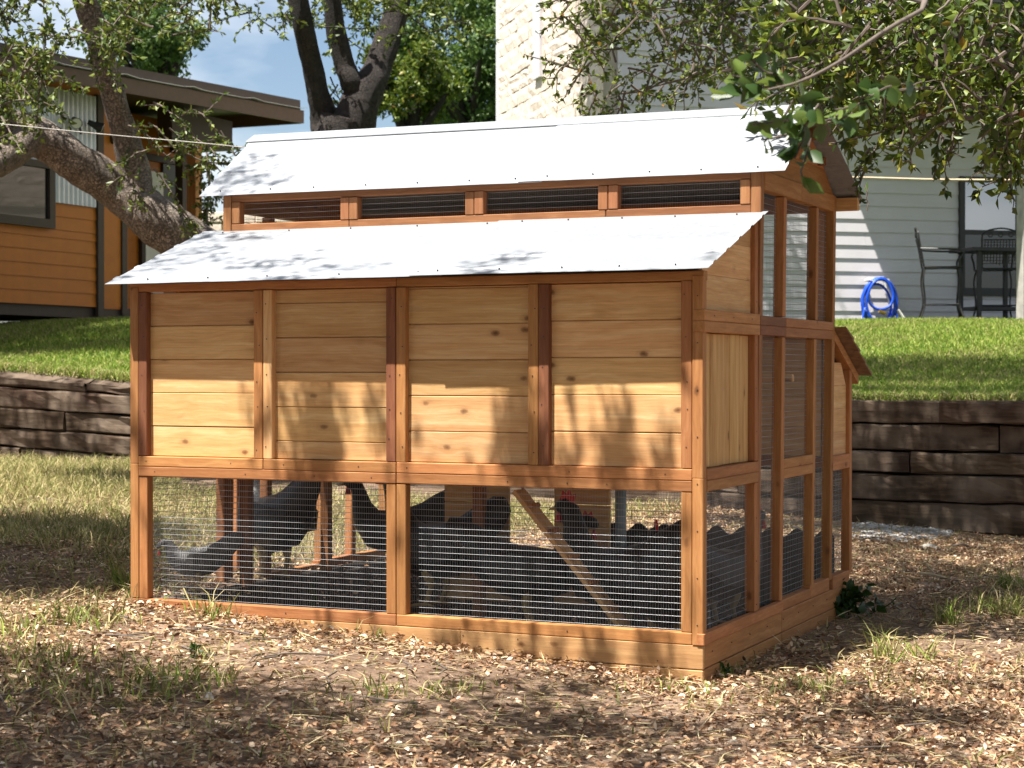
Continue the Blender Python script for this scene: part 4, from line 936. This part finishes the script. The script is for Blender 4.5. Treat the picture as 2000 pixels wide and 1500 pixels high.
# overhanging oak at the right: trunk outside the frame, boughs across the upper right
tb_ = np.array([6.2, 2.2, -.12]); ov = thing('oak_tree', 'oak whose thin pale boughs hang into the upper right above the coop gable', 'tree', tuple(tb_))
trunk_mesh('trunk', [tb_, tb_+(.05, .05, 1.3), tb_+(-.2, .1, 2.6), tb_+(-.5, .3, 3.8)], [.34, .26, .23, .17], M['bark'], ov, 16, 6)
fork = tb_+np.array([-.5, .3, 3.8])
tw = MB(); lv = Leaves(); lvb = Leaves()
boughs = [[fork, at(2250, -50, 8.5), at(1990, 95, 8.2), at(1905, 140, 8.1), at(1860, 185, 8.), at(1835, 240, 7.9)],
          [fork, at(2200, 20, 8.8), at(1930, 120, 8.6), at(1790, 160, 8.5), at(1690, 190, 8.4), at(1640, 240, 8.3)],
          [fork, at(2180, 60, 8.2), at(1960, 165, 7.8), at(1880, 230, 7.6), at(1850, 300, 7.5)],
          [fork, at(2200, 30, 9.5), at(1800, 40, 10), at(1500, 90, 11), at(1350, 150, 11.5), at(1180, 190, 12)],
          [fork, at(2100, -120, 6), at(1800, 20, 4.6), at(1640, 120, 4.0), at(1560, 160, 3.8), at(1500, 175, 3.75)],
          [fork, at(2200, -60, 9), at(1900, 40, 9.3), at(1700, 90, 9.4), at(1560, 120, 9.6)]]
for bp in boughs: trunk_mesh('bough', bp, [.07, .03, .014, .010, .007, .004] if proj(bp[2])[2] > 5 else [.06, .022, .006, .004, .003, .002], M['twig'], ov, 7, 5, .05)
for _ in range(330):
    u = RNG.uniform(1560, 2120); vmax = np.interp(u, [1560, 1640, 1700, 1760, 1830, 1900, 2120], [120, 155, 200, 205, 232, 245, 262]); v = RNG.uniform(-30, vmax)
    spr(u, v, RNG.uniform(6.6, 9.2), RNG.normal(-.45, .5), RNG.normal(.35, .45), RNG.uniform(.2, .40), .052, 66, 2)
for (u, v, l) in ((1700, 290, .22), (1690, 330, .10), (1720, 270, .2), (1790, 265, .16), (1840, 265, .16), (1985, 270, .25), (1950, 290, .15)): spr(u, v, 7.6, RNG.normal(-.3, .2), .7, l, .042, 55, 2)
for _ in range(150):
    u = RNG.uniform(1110, 1580); vmax = np.interp(u, [1110, 1150, 1250, 1350, 1480, 1580], [150, 205, 205, 165, 140, 180]); v = RNG.uniform(-20, vmax-15)
    spr(u, v, RNG.uniform(10.5, 12.5), RNG.normal(-.4, .6), RNG.normal(.15, .5), RNG.uniform(.2, .42), .045, 62, 2)
tw2 = tw; tw2.v = [tuple(np.array(p)-tb_) for p in tw2.v]; tw2.obj('twig', M['twig'], ov, kind='stuff')
lv.build('crown', M['leaf_olive'], ov, origin=tb_)
# the few big near leaves at the gable
tw = MB(); lv = Leaves()
for (u, v, d, du, dv, n_, L) in ((1560, 165, 3.8, -1, .05, 8, .052), (1530, 160, 3.8, -.8, -.5, 6, .05), (1500, 170, 3.8, -.9, .2, 6, .05), (1460, 160, 3.8, -.6, -.3, 4, .045), (1600, 205, 3.9, -.6, .9, 9, .052), (1575, 235, 3.9, -.3, 1, 9, .05), (1560, 255, 3.9, -.9, .3, 6, .048), (1580, 270, 3.9, -.2, 1, 6, .05), (1630, 190, 4., -.8, .1, 8, .055), (1640, 230, 4.0, -.7, .2, 6, .05), (1610, 240, 4.0, .8, -.2, 5, .045), (1540, 235, 3.85, -.9, .1, 5, .045), (1690, 365, 6.5, .1, 1, 1, .05), (1700, 200, 4.1, -.9, .2, 7, .05), (1740, 170, 4.1, -.9, .3, 7, .05), (1800, 160, 4.2, -.9, .1, 6, .05)):
    P0 = at(u, v, d); dd = RT*du-UP*dv; P = [P0+dd*.014*k+RNG.normal(0, .003, 3) for k in range(7)]; tw.tube(P, [.0025]*7, 5)
    for k in range(n_): D = vnorm(dd*.6+RNG.normal(0, .6, 3)-FW*0); lv.add(P[1+k % 6], D, L*RNG.uniform(.8, 1.25))
tw.v = [tuple(np.array(p)-tb_) for p in tw.v]; tw.obj('sprig', M['twig'], ov, kind='stuff'); lv.build('near_leaf', M['near'], ov, .62, origin=tb_, detail=True)

# ---- shade: crowns of the oaks over the yard, above and in front of the frame
def surf(u, v):
    if v < 775: 
        for d in np.arange(11, 40, .05):
            P = at(u, v, d)
            if P[1] > YW+.2 and P[2] < lawn_z(P[0], P[1]): return P
        return at(u, v, 18)
    return gpt(u, v)
cast_oak = [np.array([-7.2, -3.4, .2])]
fo_ = thing('oak_tree', 'big live oak over the yard whose crown dapples the coop with shade', 'tree', tuple(cast_oak[0]))
trunk_mesh('trunk', [cast_oak[0], cast_oak[0]+(.1, .1, 1.6), cast_oak[0]+(.4, .2, 3.2), cast_oak[0]+(1., .4, 4.4)], [.42, .33, .3, .22], M['bark'], fo_, 16, 6)
crotch = cast_oak[0]+np.array([1., .4, 4.4]); lc = Leaves(); tw = MB(); ncl = 0
lc_oak, lc_ov, lc_dk = Leaves(), Leaves(), Leaves()
def cast(P, h, r, dens=1., stretch=None, lc=lc, L=.085):
    global ncl
    Q = np.asarray(P)+SUN*(h/SUN[2]); rr = np.array([r, r, r*.6]) if stretch is None else np.array(stretch)
    n = max(5, int(2300*r*r*dens*(.085/L)**2)); m0 = len(lc.P); lc.clump(Q, rr*1.35, n, L)
    P_ = lc.P[m0]; d = P_-CAM; y = d@FW; uu = 1000+FPX*(d@RT)/y; vv = 750-FPX*(d@UP)/y
    keep = ~((y > 0) & (uu > -140) & (uu < 2140) & (vv > -160) & (vv < 1600)); lc.P[m0] = P_[keep]; lc.D[m0] = lc.D[m0][keep]; lc.L[m0] = lc.L[m0][keep]
    ncl += 1
    return Q
# left band, bottom left, bottom strips, right rear
SH = []
for u in range(-420, 300, 62):
    for v in (1040, 1085, 1130): SH.append((u+RNG.uniform(-20, 20), v+RNG.uniform(-14, 14), 4.6, .34, 1.4))
for u in range(-500, 560, 75):
    for v in (1310, 1365, 1430, 1500):
        if RNG.random() < .8 and not (u > 250 and v < 1330): SH.append((u+RNG.uniform(-30, 30), v+RNG.uniform(-15, 15), 4.2, .2, .8))
for u in range(560, 1420, 80):
    for v in (1345, 1400, 1470):
        if RNG.random() < .42: SH.append((u+RNG.uniform(-30, 30), v+RNG.uniform(-12, 12)+max(0, (u-900)*.05), 4.0, .19, .8))
for u in range(1450, 2100, 85):
    for v in (1345, 1400, 1470):
        if RNG.random() < .5: SH.append((u+RNG.uniform(-40, 40), v+RNG.uniform(-12, 12), 4.4, .18, .85))
for u in range(1690, 2300, 70):
    for v in (1040, 1060, 1085, 1110, 1140, 1170):
        if RNG.random() < .92: SH.append((u+RNG.uniform(-30, 30), v+RNG.uniform(-10, 10)+(0 if u < 1850 else -25), 5.2, .27, .8))
for u in range(100, 1450, 90):
    if RNG.random() < .55: SH.append((u, 1215+(u > 700)*(u-700)*.12+RNG.uniform(-20, 40), 4.2, .07, .6))
for (u, v, h, r, dn) in SH: cast(gpt(u, v), h, r, dn*2.1, lc=lc_ov if (u > 1600 and v < 1220) else lc)
# lawns and the wall
for u in range(1560, 2400, 70):
    for v in (714, 730, 748, 768):
        cast(surf(u+RNG.uniform(-20, 20), v+RNG.uniform(-4, 4)), 6.5, .34, 1.7, lc=lc_ov)
for x in np.arange(-1.6, 3.5, .34):
    for z in (.15, .45, .75):
        if RNG.random() < .9: cast((x+RNG.uniform(-.1, .1), YW, z), 5.5, .2, 1.3, lc=lc_ov)
for u in range(-260, 300, 48):
    for v in (628, 645, 662, 680): cast(surf(u+RNG.uniform(-15, 15), v+RNG.uniform(-4, 4)), 6.0, .36, 1.6, lc=lc_oak)
for x in np.arange(-12, -7, .3):
    for z in (.42, .62): 
        if RNG.random() < .75: cast((x, YW-.02, z), 5.5, .15, 1.2, lc=lc_oak)
for u in range(1200, 2200, 60):
    for v in range(60, 330, 60):
        if RNG.random() < .62: cast(at(u+RNG.uniform(-30, 30), v+RNG.uniform(-20, 20), 8. if u > 1560 else 11.5), 3.2, .26, 1.0, lc=lc_ov)  # unseen clumps added to the right oak to shade its visible leaves
for u in range(1180, 1430, 50):
    for v in (120, 165, 210): cast(house_world(house_pt(u, v)[0], 0, HZ*0+house_pt(u, v)[1]), 4.5, .5, 1.8, lc=lc_dk)  # unseen clumps added to the dark oak to shade the grey siding
# unseen crowns added to block sky light: right of the coop and behind the viewer
def keep_out(lv_):
    for i in range(len(lv_.P)):
        P_ = lv_.P[i]; d = P_-CAM; y = d@FW; uu = 1000+FPX*(d@RT)/y; vv = 750-FPX*(d@UP)/y
        k_ = ~((y > 0) & (uu > -160) & (uu < 2160) & (vv > -180) & (vv < 1650)); lv_.P[i] = P_[k_]; lv_.D[i] = lv_.D[i][k_]; lv_.L[i] = lv_.L[i][k_]
lw = Leaves()
for _ in range(95): lw.clump((RNG.uniform(2.6, 8.5), RNG.uniform(-4, 4.5), RNG.uniform(3.0, 7.5)), .75, 170, .13)
keep_out(lw); lw.build('crown', M['leaf_olive'], ov, origin=tb_)
lw = Leaves(); nk = 0
while nk < 230:
    c = np.array([RNG.uniform(-9, 6.5), RNG.uniform(-12, -1.5), RNG.uniform(3.8, 8.5)]); lx, ly = c[0]+.173*c[2], c[1]+.385*c[2]
    if (-3.6 < lx < 3.2 and ly > -2.1) or ly > -1.0 or np.linalg.norm(c-CAM) < 2.6: continue
    lw.clump(c, .8, 190, .13); nk += 1
keep_out(lw); lw.build('crown', M['leaf'], fo_, origin=cast_oak[0])  # unseen yard oak crown added to dim the sky, sun path left open
for (x, y, r, h, lb) in ((-4.5, -14.5, 3.6, 5.0, 'left one of three unseen oaks added behind the viewer to block sky light'), (2.2, -15.5, 3.8, 5.4, 'middle one of three unseen oaks added behind the viewer to block sky light'), (9.5, -12, 3.6, 5.0, 'right one of three unseen oaks added behind the viewer to block sky light')):  # unseen oaks added to cut sky light on the coop front
    b_ = np.array([x, y, -.15]); t = thing('oak_tree', lb, 'tree', tuple(b_), 'unseen oaks added behind the viewer'); c = b_+np.array([.3, .2, h]); trunk_mesh('trunk', [b_, b_+(.1, 0, 1.4), b_+(.1, .2, 2.6), c], [.36, .28, .24, .08], M['bark'], t, 12, 4); lw = Leaves()
    for k in range(60):
        q = RNG.normal(0, 1, 3); q /= np.linalg.norm(q); cc = c+q*RNG.random()**.4*np.array([r, r, r*.95]); cc[2] = max(cc[2], .9); lw.clump(cc, .95, 150, .17)
        if k % 6 == 0: trunk_mesh('limb', [b_+(.1, .2, 2.4), (b_+c)/2*.5+cc*.5, cc], [.12, .07, .02], M['bark'], t, 6, 3)
    keep_out(lw); lw.build('crown', M['leaf'], t, origin=b_)
# spots on the coop
def roof_pt(u, v, A, B, C2):
    A, B, C2 = map(np.array, (A, B, C2)); n = np.cross(B-A, C2-A); r = ray(u, v); return CAM+r*(((A-CAM)@n)/(r@n))
LR = ((.055, -.118, 1.406), (-2.39, -.115, 1.40), (-2.455, .655, 1.66)); UR = (EL, ER, RL)
for (u, v, r, dn) in ((350, 470, .07, .8), (400, 462, .07, .8), (450, 462, .06, .7), (500, 464, .05, .7), (385, 492, .06, .8), (430, 500, .05, .7), (300, 512, .05, .6), (345, 520, .04, .6), (480, 520, .05, .8), (535, 516, .05, .9), (580, 508, .05, .9), (620, 525, .035, .8), (690, 522, .03, .7), (730, 520, .03, .7), (960, 518, .05, .9), (1000, 508, .05, .9), (1030, 500, .03, .8), (1385, 500, .035, .8), (260, 535, .04, .6), (550, 540, .04, .6)):
    cast(roof_pt(u, v, *LR), 3.8, r*1.3, dn*1.5, L=.05)
for (u, v, r, dn) in ((420, 352, .05, .8), (450, 340, .045, .7), (470, 355, .05, .8), (500, 348, .05, .8), (530, 358, .04, .7), (480, 322, .03, .7), (500, 308, .03, .8), (530, 306, .025, .8), (440, 368, .05, .7), (560, 345, .03, .5)):
    cast(roof_pt(u, v, *UR), 3.6, r*1.3, dn*1.6, L=.05)
for (u, v0, v1, r) in ((485, 782, 812, .022), (562, 770, 800, .03), (570, 810, 850, .02), (628, 772, 900, .05), (645, 790, 850, .03), (672, 776, 800, .025), (727, 774, 830, .03), (745, 810, 870, .02), (975, 815, 905, .022), (1018, 772, 900, .045), (1040, 880, 940, .035), (1000, 880, 955, .03), (1180, 860, 905, .03), (1222, 800, 905, .03), (1215, 870, 950, .04), (1300, 860, 905, .03), (590, 890, 925, .06), (640, 900, 935, .05), (1072, 905, 955, .04), (1120, 915, 955, .02), (1290, 915, 955, .03)):
    for v in np.arange(v0, v1+1, 16): cast(on(u+RNG.uniform(-4, 4), v, 'Y', .02), 3.2, r, 1.5, L=.04)
for u in (640, 870, 930, 985, 1040, 1090, 1150, 1185, 1260, 1300):
    for v in (1240+(u-640)*.06, 1270+(u-640)*.06): cast(on(u+RNG.uniform(-8, 8), v, 'Y', 0), 3.2, .035, 2., L=.05)
for k, i in enumerate(range(0, 90, 9)):
    if len(lc.P[i]) > 3:
        c = lc.P[i].mean(0); mid = (crotch+c)/2+np.array([0, 0, .5]); pth = smooth_path([crotch, mid, c], 4)
        if all((lambda a: a[2] < 0 or a[0] < -150 or a[0] > 2150 or a[1] < -170)(proj(p)) for p in pth): tw.tube(pth-cast_oak[0], [.04]*3+[.02]*3+[.008]*3, 5, cap=False)
tw.obj('bough', M['bark'], fo_, kind='stuff'); lc.build('crown', M['leaf'], fo_, origin=cast_oak[0])
lc_oak.build('crown', M['leaf'], oak, origin=oak.location); lc_ov.build('crown', M['leaf_olive'], ov, origin=tb_); lc_dk.build('crown', M['leaf'], dk, origin=dk.location)
print('cast clusters', ncl, 'leaves', [sum(len(p) for p in q.P) for q in (lc, lc_oak, lc_ov, lc_dk)])

# ------------------------------------------------------------------ ground cover
def scatter(n, dmin, dmax, umin, umax):
    d = np.sqrt(RNG.uniform(dmin**2, dmax**2, n)); u = RNG.uniform(umin, umax, n); r = FW[None]*[1, 1, 0]+RT[None]*((u-1000)/FPX)[:, None]
    P = CAM[None]+r*d[:, None]; return P[:, 0], P[:, 1]
def inside_coop(x, y, m=.0): return (x > -W-m) & (x < m) & (y > -m) & (y < Y3+m)
# leaf litter
lt = Leaves(); n = 260000; x, y = scatter(n, 4.3, 13.2, -250, 2250)
dens = np.clip(.55+.6*np.sin(x*1.3+y*.8)*np.sin(x*.6-y*1.7+1)+RNG.normal(0, .25, n)+np.where((np.abs(y+.08) < .22) & (x > -2.6) & (x < .1), .5, 0), 0, 1.3)
dens *= np.where(x < -2.5, np.clip(.75-.1*(y-1), .25, 1), 1)
k = (RNG.random(n) < dens) & ~inside_coop(x, y, -.0) & (y < YW-.1); ki = inside_coop(x, y) & (RNG.random(n) < .10); k = k | ki; x, y = x[k], y[k]; n = len(x)
Dr = RNG.normal(0, 1, (n, 3)); Dr[:, 2] *= .33; Dr /= np.linalg.norm(Dr, axis=1)[:, None]
pile = np.where((y > -.12) & (y < 0) & (x > -2.4) & (x < 0), RNG.random(n)*.018, 0)
lt.add(np.stack([x, y, ground_z(x, y)+.003+RNG.random(n)*.014+pile], 1), Dr, RNG.uniform(.012, .031, n))
Q_ = [np.concatenate(a) for a in (lt.P, lt.D, lt.L)]; near = (Q_[0]-CAM)@FW < 7.7
for nm, kk, dt in (('leaf_litter', near, True), ('leaf_litter', ~near, False)):
    l2 = Leaves(); l2.add(Q_[0][kk], Q_[1][kk], Q_[2][kk]); l2.build(nm, M['litter'], None, .50, fold=.16, flat=2.0, detail=dt)
st_ = Leaves(); n = 26000; x, y = scatter(n, 4.3, 13, -250, 2250); k = ~inside_coop(x, y, .0) & (y < YW-.1); x, y = x[k], y[k]; n = len(x)
Dr = RNG.normal(0, 1, (n, 3)); Dr[:, 2] *= .15; Dr /= np.linalg.norm(Dr, axis=1)[:, None]; st_.add(np.stack([x, y, ground_z(x, y)+.012+RNG.random(n)*.012], 1), Dr, RNG.uniform(.03, .12, n)); st_.build('straw', M['straw'], None, .045, fold=.03, flat=2)
# blades
def blades(name, x, y, z, h, w_, mat, bend=.5):
    n = len(x); a = RNG.uniform(0, 2*math.pi, n); side = np.stack([np.cos(a), np.sin(a), 0*a], 1); ld = RNG.normal(0, bend, (n, 2)); B = np.stack([x, y, z], 1)
    h = np.broadcast_to(h, n)[:, None]; w_ = np.broadcast_to(w_, n)[:, None]; lean_ = np.concatenate([ld, np.zeros((n, 1))], 1)*h
    m1 = B+lean_*.35+np.array([0, 0, 1])*h*.55; t = B+lean_+np.array([0, 0, 1])*h*np.clip(1-.3*np.linalg.norm(ld, axis=1), .3, 1)[:, None]
    V = np.stack([B-side*w_, B+side*w_, m1+side*w_*.7, m1-side*w_*.7, t], 1).reshape(-1, 3)
    T = np.array([[0, 1, 2], [0, 2, 3], [3, 2, 4]]); F = (np.arange(n)[:, None, None]*5+T[None]).reshape(-1, 3)
    o = mesh_obj(name, V, F, mat); o['kind'] = 'stuff'; return o
# lawn grass
x, y = scatter(150000, 12.6, 24.5, 1560, 2330); k = (y > YW+.2) & (((np.stack([x, y], 1)-HX[:2])@WN[:2]) > .03); x, y = x[k], y[k]
pt = ((np.stack([x, y], 1)-HX[:2])@WD[:2]); k = ~((pt > 1.0) & (((np.stack([x, y], 1)-HX[:2])@WN[:2]) < 2.6)); x, y = x[k], y[k]
x2, y2 = scatter(110000, 13.5, 24, -330, 330); k = (y2 > YW+.2) & (x2 > XO-.5); x2, y2 = x2[k], y2[k]
xa, ya_ = np.concatenate([x, x2]), np.concatenate([y, y2]); blades('lawn_grass', xa, ya_, lawn_z(xa, ya_)-.005, RNG.uniform(.035, .085, len(xa)), .006, M['grass'], .5)
pz = np.sin(xa*1.9+1)*np.sin(ya_*1.1)+.7*np.sin(xa*3.7-ya_*2.3)+RNG.normal(0, .35, len(xa)); k = (pz > .3) & (RNG.random(len(xa)) < .55); blades('dry_lawn_grass', xa[k]+.01, ya_[k]+.01, lawn_z(xa[k], ya_[k])-.005, RNG.uniform(.04, .085, k.sum()), .0055, M['dry_grass'], .5)
# grass hanging over the edge of the wall
xe = np.concatenate([RNG.uniform(-11, -7, 7000), RNG.uniform(-2, 3, 9000)]); ye = YW+RNG.uniform(.09, .40, len(xe)); ke = RNG.random(len(xe)) < .45
blades('edge_grass', xe[ke], ye[ke], wall_top(xe[ke])-.03, RNG.uniform(.04, .13, ke.sum()), .005, M['dry_grass'], .9); ke = ~ke; blades('edge_grass', xe[ke], ye[ke], wall_top(xe[ke])-.03, RNG.uniform(.04, .12, ke.sum()), .005, M['grass'], .8)
# thin dry grass in the yard, thicker at the left and back
x, y = scatter(90000, 4.3, 13, -300, 2300); xb, yb_ = scatter(40000, 12.5, 17.5, -350, 350); x = np.concatenate([x, xb]); y = np.concatenate([y, yb_]); c = np.sin(x*2.1+1)*np.sin(y*1.7+.5)+.6*np.sin(x*4.3-y*3.1); p = np.clip(.10+.28*c, .015, 1)*np.where((x < -2.2) & (y < -.3), 1.6, 1)*np.where(x < -2.4, 1.5, np.where(x > 0.1, .55, .30)); p = np.where((x < -2.2) & (y > 1.2), np.clip(p+.5, 0, 1), p)
k = (RNG.random(len(x)) < p) & ~inside_coop(x, y, .01) & (y < YW-.08); x, y = x[k], y[k]
hh = np.where((x < -2.2) & (y > 1.0), RNG.uniform(.03, .14, len(x)), RNG.uniform(.02, .075, len(x)))
blades('dry_grass', x, y, ground_z(x, y), hh, .0032, M['dry_grass'], .8)
# tufts
tx, ty, th = [], [], []
for (u, v, n, h, s) in ((430, 1205, 90, .17, .10), (480, 1190, 60, .15, .08), (170, 1220, 80, .14, .14), (300, 1180, 70, .18, .10), (250, 1150, 80, .18, .10), (720, 1245, 30, .12, .07), (660, 1225, 26, .13, .05), (1400, 1320, 45, .07, .07), (1725, 1290, 40, .17, .06), (1850, 1215, 46, .15, .06), (1960, 1200, 120, .16, .15), (1985, 1150, 80, .15, .12), (1580, 1350, 60, .08, .12), (1800, 1290, 20, .14, .05), (60, 1290, 120, .10, .25), (130, 1350, 140, .09, .3), (330, 1340, 80, .08, .2), (0, 1240, 60, .12, .15), (900, 1350, 20, .06, .1), (390, 1290, 14, .07, .03), (550, 1185, 30, .12, .04), (630, 1200, 16, .14, .03), (360, 1330, 50, .09, .12), (760, 1355, 40, .07, .15), (1330, 1350, 40, .06, .12), (420, 1180, 25, .14, .05)):
    P = gpt(u, v); tx += list(P[0]+RNG.normal(0, s*.6, n)); ty += list(P[1]+RNG.normal(0, s*.6, n)); th += list(h*RNG.uniform(.35, 1.1, n))
tx, ty, th = map(np.array, (tx, ty, th)); k = ~inside_coop(tx, ty, .004); blades('grass_tuft', tx[k], ty[k], ground_z(tx[k], ty[k]), th[k], .0032, M['dry_grass'], .7)
h2 = len(tx)//2; k2 = k & (RNG.random(len(tx)) < .5); blades('green_tuft', tx[k2]+.01, ty[k2]-.012, ground_z(tx[k2], ty[k2]), th[k2]*.9, .003, M['grass'], .75)
# weeds beside the coop
def weed(label, u, v, n, r, h, L=.05, cat='plant'):
    P = gpt(u, v); w_ = thing('weed_plant', label, cat, tuple(P)); lv = Leaves(); mb = MB()
    for k in range(max(3, n//14)):
        q = np.array([RNG.normal(0, r*.5), RNG.normal(0, r*.5), h*RNG.uniform(.5, 1)]); mb.tube(smooth_path([(q[0]*.3, q[1]*.3, 0), (q[0]*.8, q[1]*.8, q[2]*.6), q], 3), .0022, 5)
        for m in range(14): t = RNG.uniform(.3, 1); D = vnorm(RNG.normal(0, 1, 3)+np.array([0, 0, .2])); lv.add(q*t, D, L*RNG.uniform(.6, 1.2))
    mb.obj('stem', M['weed'], w_); lv.build('leaf', M['weed'], w_, .55, detail=True)
weed('dark green broad leaved weed in the shade by the right rear of the coop', 1655, 1205, 130, .16, .16, .06)
weed('small dark weed in shade against the right side skirt', 1600, 1180, 60, .09, .12, .05)
weed('low green weed at the near right corner of the coop', 1395, 1318, 40, .07, .05, .035)
weed('tiny green seedling lying in the litter left of the coop corner', 385, 1283, 26, .03, .035, .03)
weed('small pale seedling in front of the middle of the left mesh bay', 612, 1195, 20, .02, .12, .022)
weed('green sprout at the foot of the retaining wall, far right', 1925, 1040, 40, .10, .12, .06)
mb = MB(); x, y = scatter(150, 4.6, 12, -150, 2150)
for i in range(len(x)):
    if inside_coop(x[i], y[i], .06) or y[i] > YW-.2: continue
    a = RNG.uniform(0, 6.28); L = RNG.uniform(.06, .28); p = np.array([x[i], y[i], 0.]); d = np.array([math.cos(a), math.sin(a), 0]); q = np.array([-d[1], d[0], 0])
    P3 = [p+d*L*t+q*L*RNG.normal(0, .06) for t in (-.5, -.15, .2, .5)]
    for t in P3: t[2] = float(ground_z(t[0], t[1]))+.016+RNG.uniform(0, .012)
    mb.tube(P3, [.004, .0038, .003, .0018], 5)
mb.obj('fallen_twigs', M['twig'], None, kind='stuff')
# gravel by the wall, stones, stick
gv = []; x, y = scatter(5200, 11.0, 12.9, 1660, 1900); pts = np.stack([x, y], 1)
mb = MB()
def pebble(P, r, fl=.55):
    a = RNG.uniform(0, 6.28); ca, sa = math.cos(a), math.sin(a); sx, sy, sz = r*RNG.uniform(.7, 1.3), r*RNG.uniform(.6, 1), r*fl*RNG.uniform(.7, 1.2); V = []
    for (X_, Y_, Z_) in ((1, 0, 0), (.5, .85, .1), (-.55, .8, 0), (-1, .05, .1), (-.5, -.8, 0), (.55, -.8, .1), (.3, .3, .95), (-.35, .1, 1.), (.1, -.4, .85)):
        X_, Y_, Z_ = X_*sx*RNG.uniform(.85, 1.15), Y_*sy*RNG.uniform(.85, 1.15), Z_*sz; V.append((P[0]+X_*ca-Y_*sa, P[1]+X_*sa+Y_*ca, P[2]+Z_))
    mb.add(V, [[0, 1, 6], [1, 2, 7, 6], [2, 3, 7], [3, 4, 8, 7], [4, 5, 8], [5, 0, 6, 8], [6, 7, 8]])
for i in range(len(x)):
    u, v, d = proj((x[i], y[i], float(ground_z(x[i], y[i]))))
    if y[i] < YW-.05 and ((u-1755)/105)**2+((v-1035)/24)**2 < RNG.uniform(.5, 1.1): pebble((x[i], y[i], float(ground_z(x[i], y[i]))), RNG.uniform(.012, .04))
g_ = mb.obj('gravel', M['rock'], None, kind='stuff')
def stone(label, u, v, r, col, fl=.5):
    global mb
    P = gpt(u, v); mb = MB(); pebble((0, 0, -.004), r, fl); o = mb.obj('stone', plain('stone_'+label[:6], col, .9, var=.15, scale=30, bump=.4)); o.location = P; tag(o, label, 'stone')
stone('flat brown stone lying in the shade right of the coop, stick on it', 1805, 1146, .13, (.22, .155, .11), .25)
stone('small white stone on sunlit leaf litter right of the coop shadow', 1690, 1281, .026, (.62, .6, .56), .8)
stone('pale stone in the litter at the lower right', 1835, 1316, .035, (.5, .44, .38), .5)
stone('small grey stone against the right side skirt', 1533, 1240, .024, (.35, .34, .33), .7)
stone('pale stone by the gravel in front of the retaining wall', 1815, 1072, .11, (.30, .29, .25), .4)
stone('round grey stone at the bottom left of the yard', 408, 1362, .03, (.34, .31, .28), .6)
P = gpt(1815, 1140)+np.array([0, 0, .05]); sk = thing('stick', 'short pale forked stick lying on the flat brown stone', 'stick', tuple(P)); mb = MB()
mb.tube([at(1793, 1139, 8.6)-at(1815, 1140, 8.6), (0, 0, 0), at(1848, 1148, 8.6)-at(1815, 1140, 8.6)], [.007, .009, .005], 6); mb.tube([at(1824, 1137, 8.6)-at(1815, 1140, 8.6), at(1808, 1122, 8.6)-at(1815, 1140, 8.6)], [.007, .004], 6); mb.obj('branch', M['rope'], sk)
P = gpt(1895, 1075); rt = thing('bent_twig', 'bent grey twig arching out of the litter near the gravel', 'twig', tuple(P)); mb = MB()
mb.tube(smooth_path([at(1850, 1058, 10.5)-at(1895, 1065, 10.5), at(1880, 1052, 10.5)-at(1895, 1065, 10.5), at(1900, 1066, 10.5)-at(1895, 1065, 10.5), (.05, 0, -.06)], 4), .008, 6); mb.obj('branch', M['twig'], rt)
for o in list(bpy.data.objects):
    if o.name not in COL.objects: bpy.data.objects.remove(o)
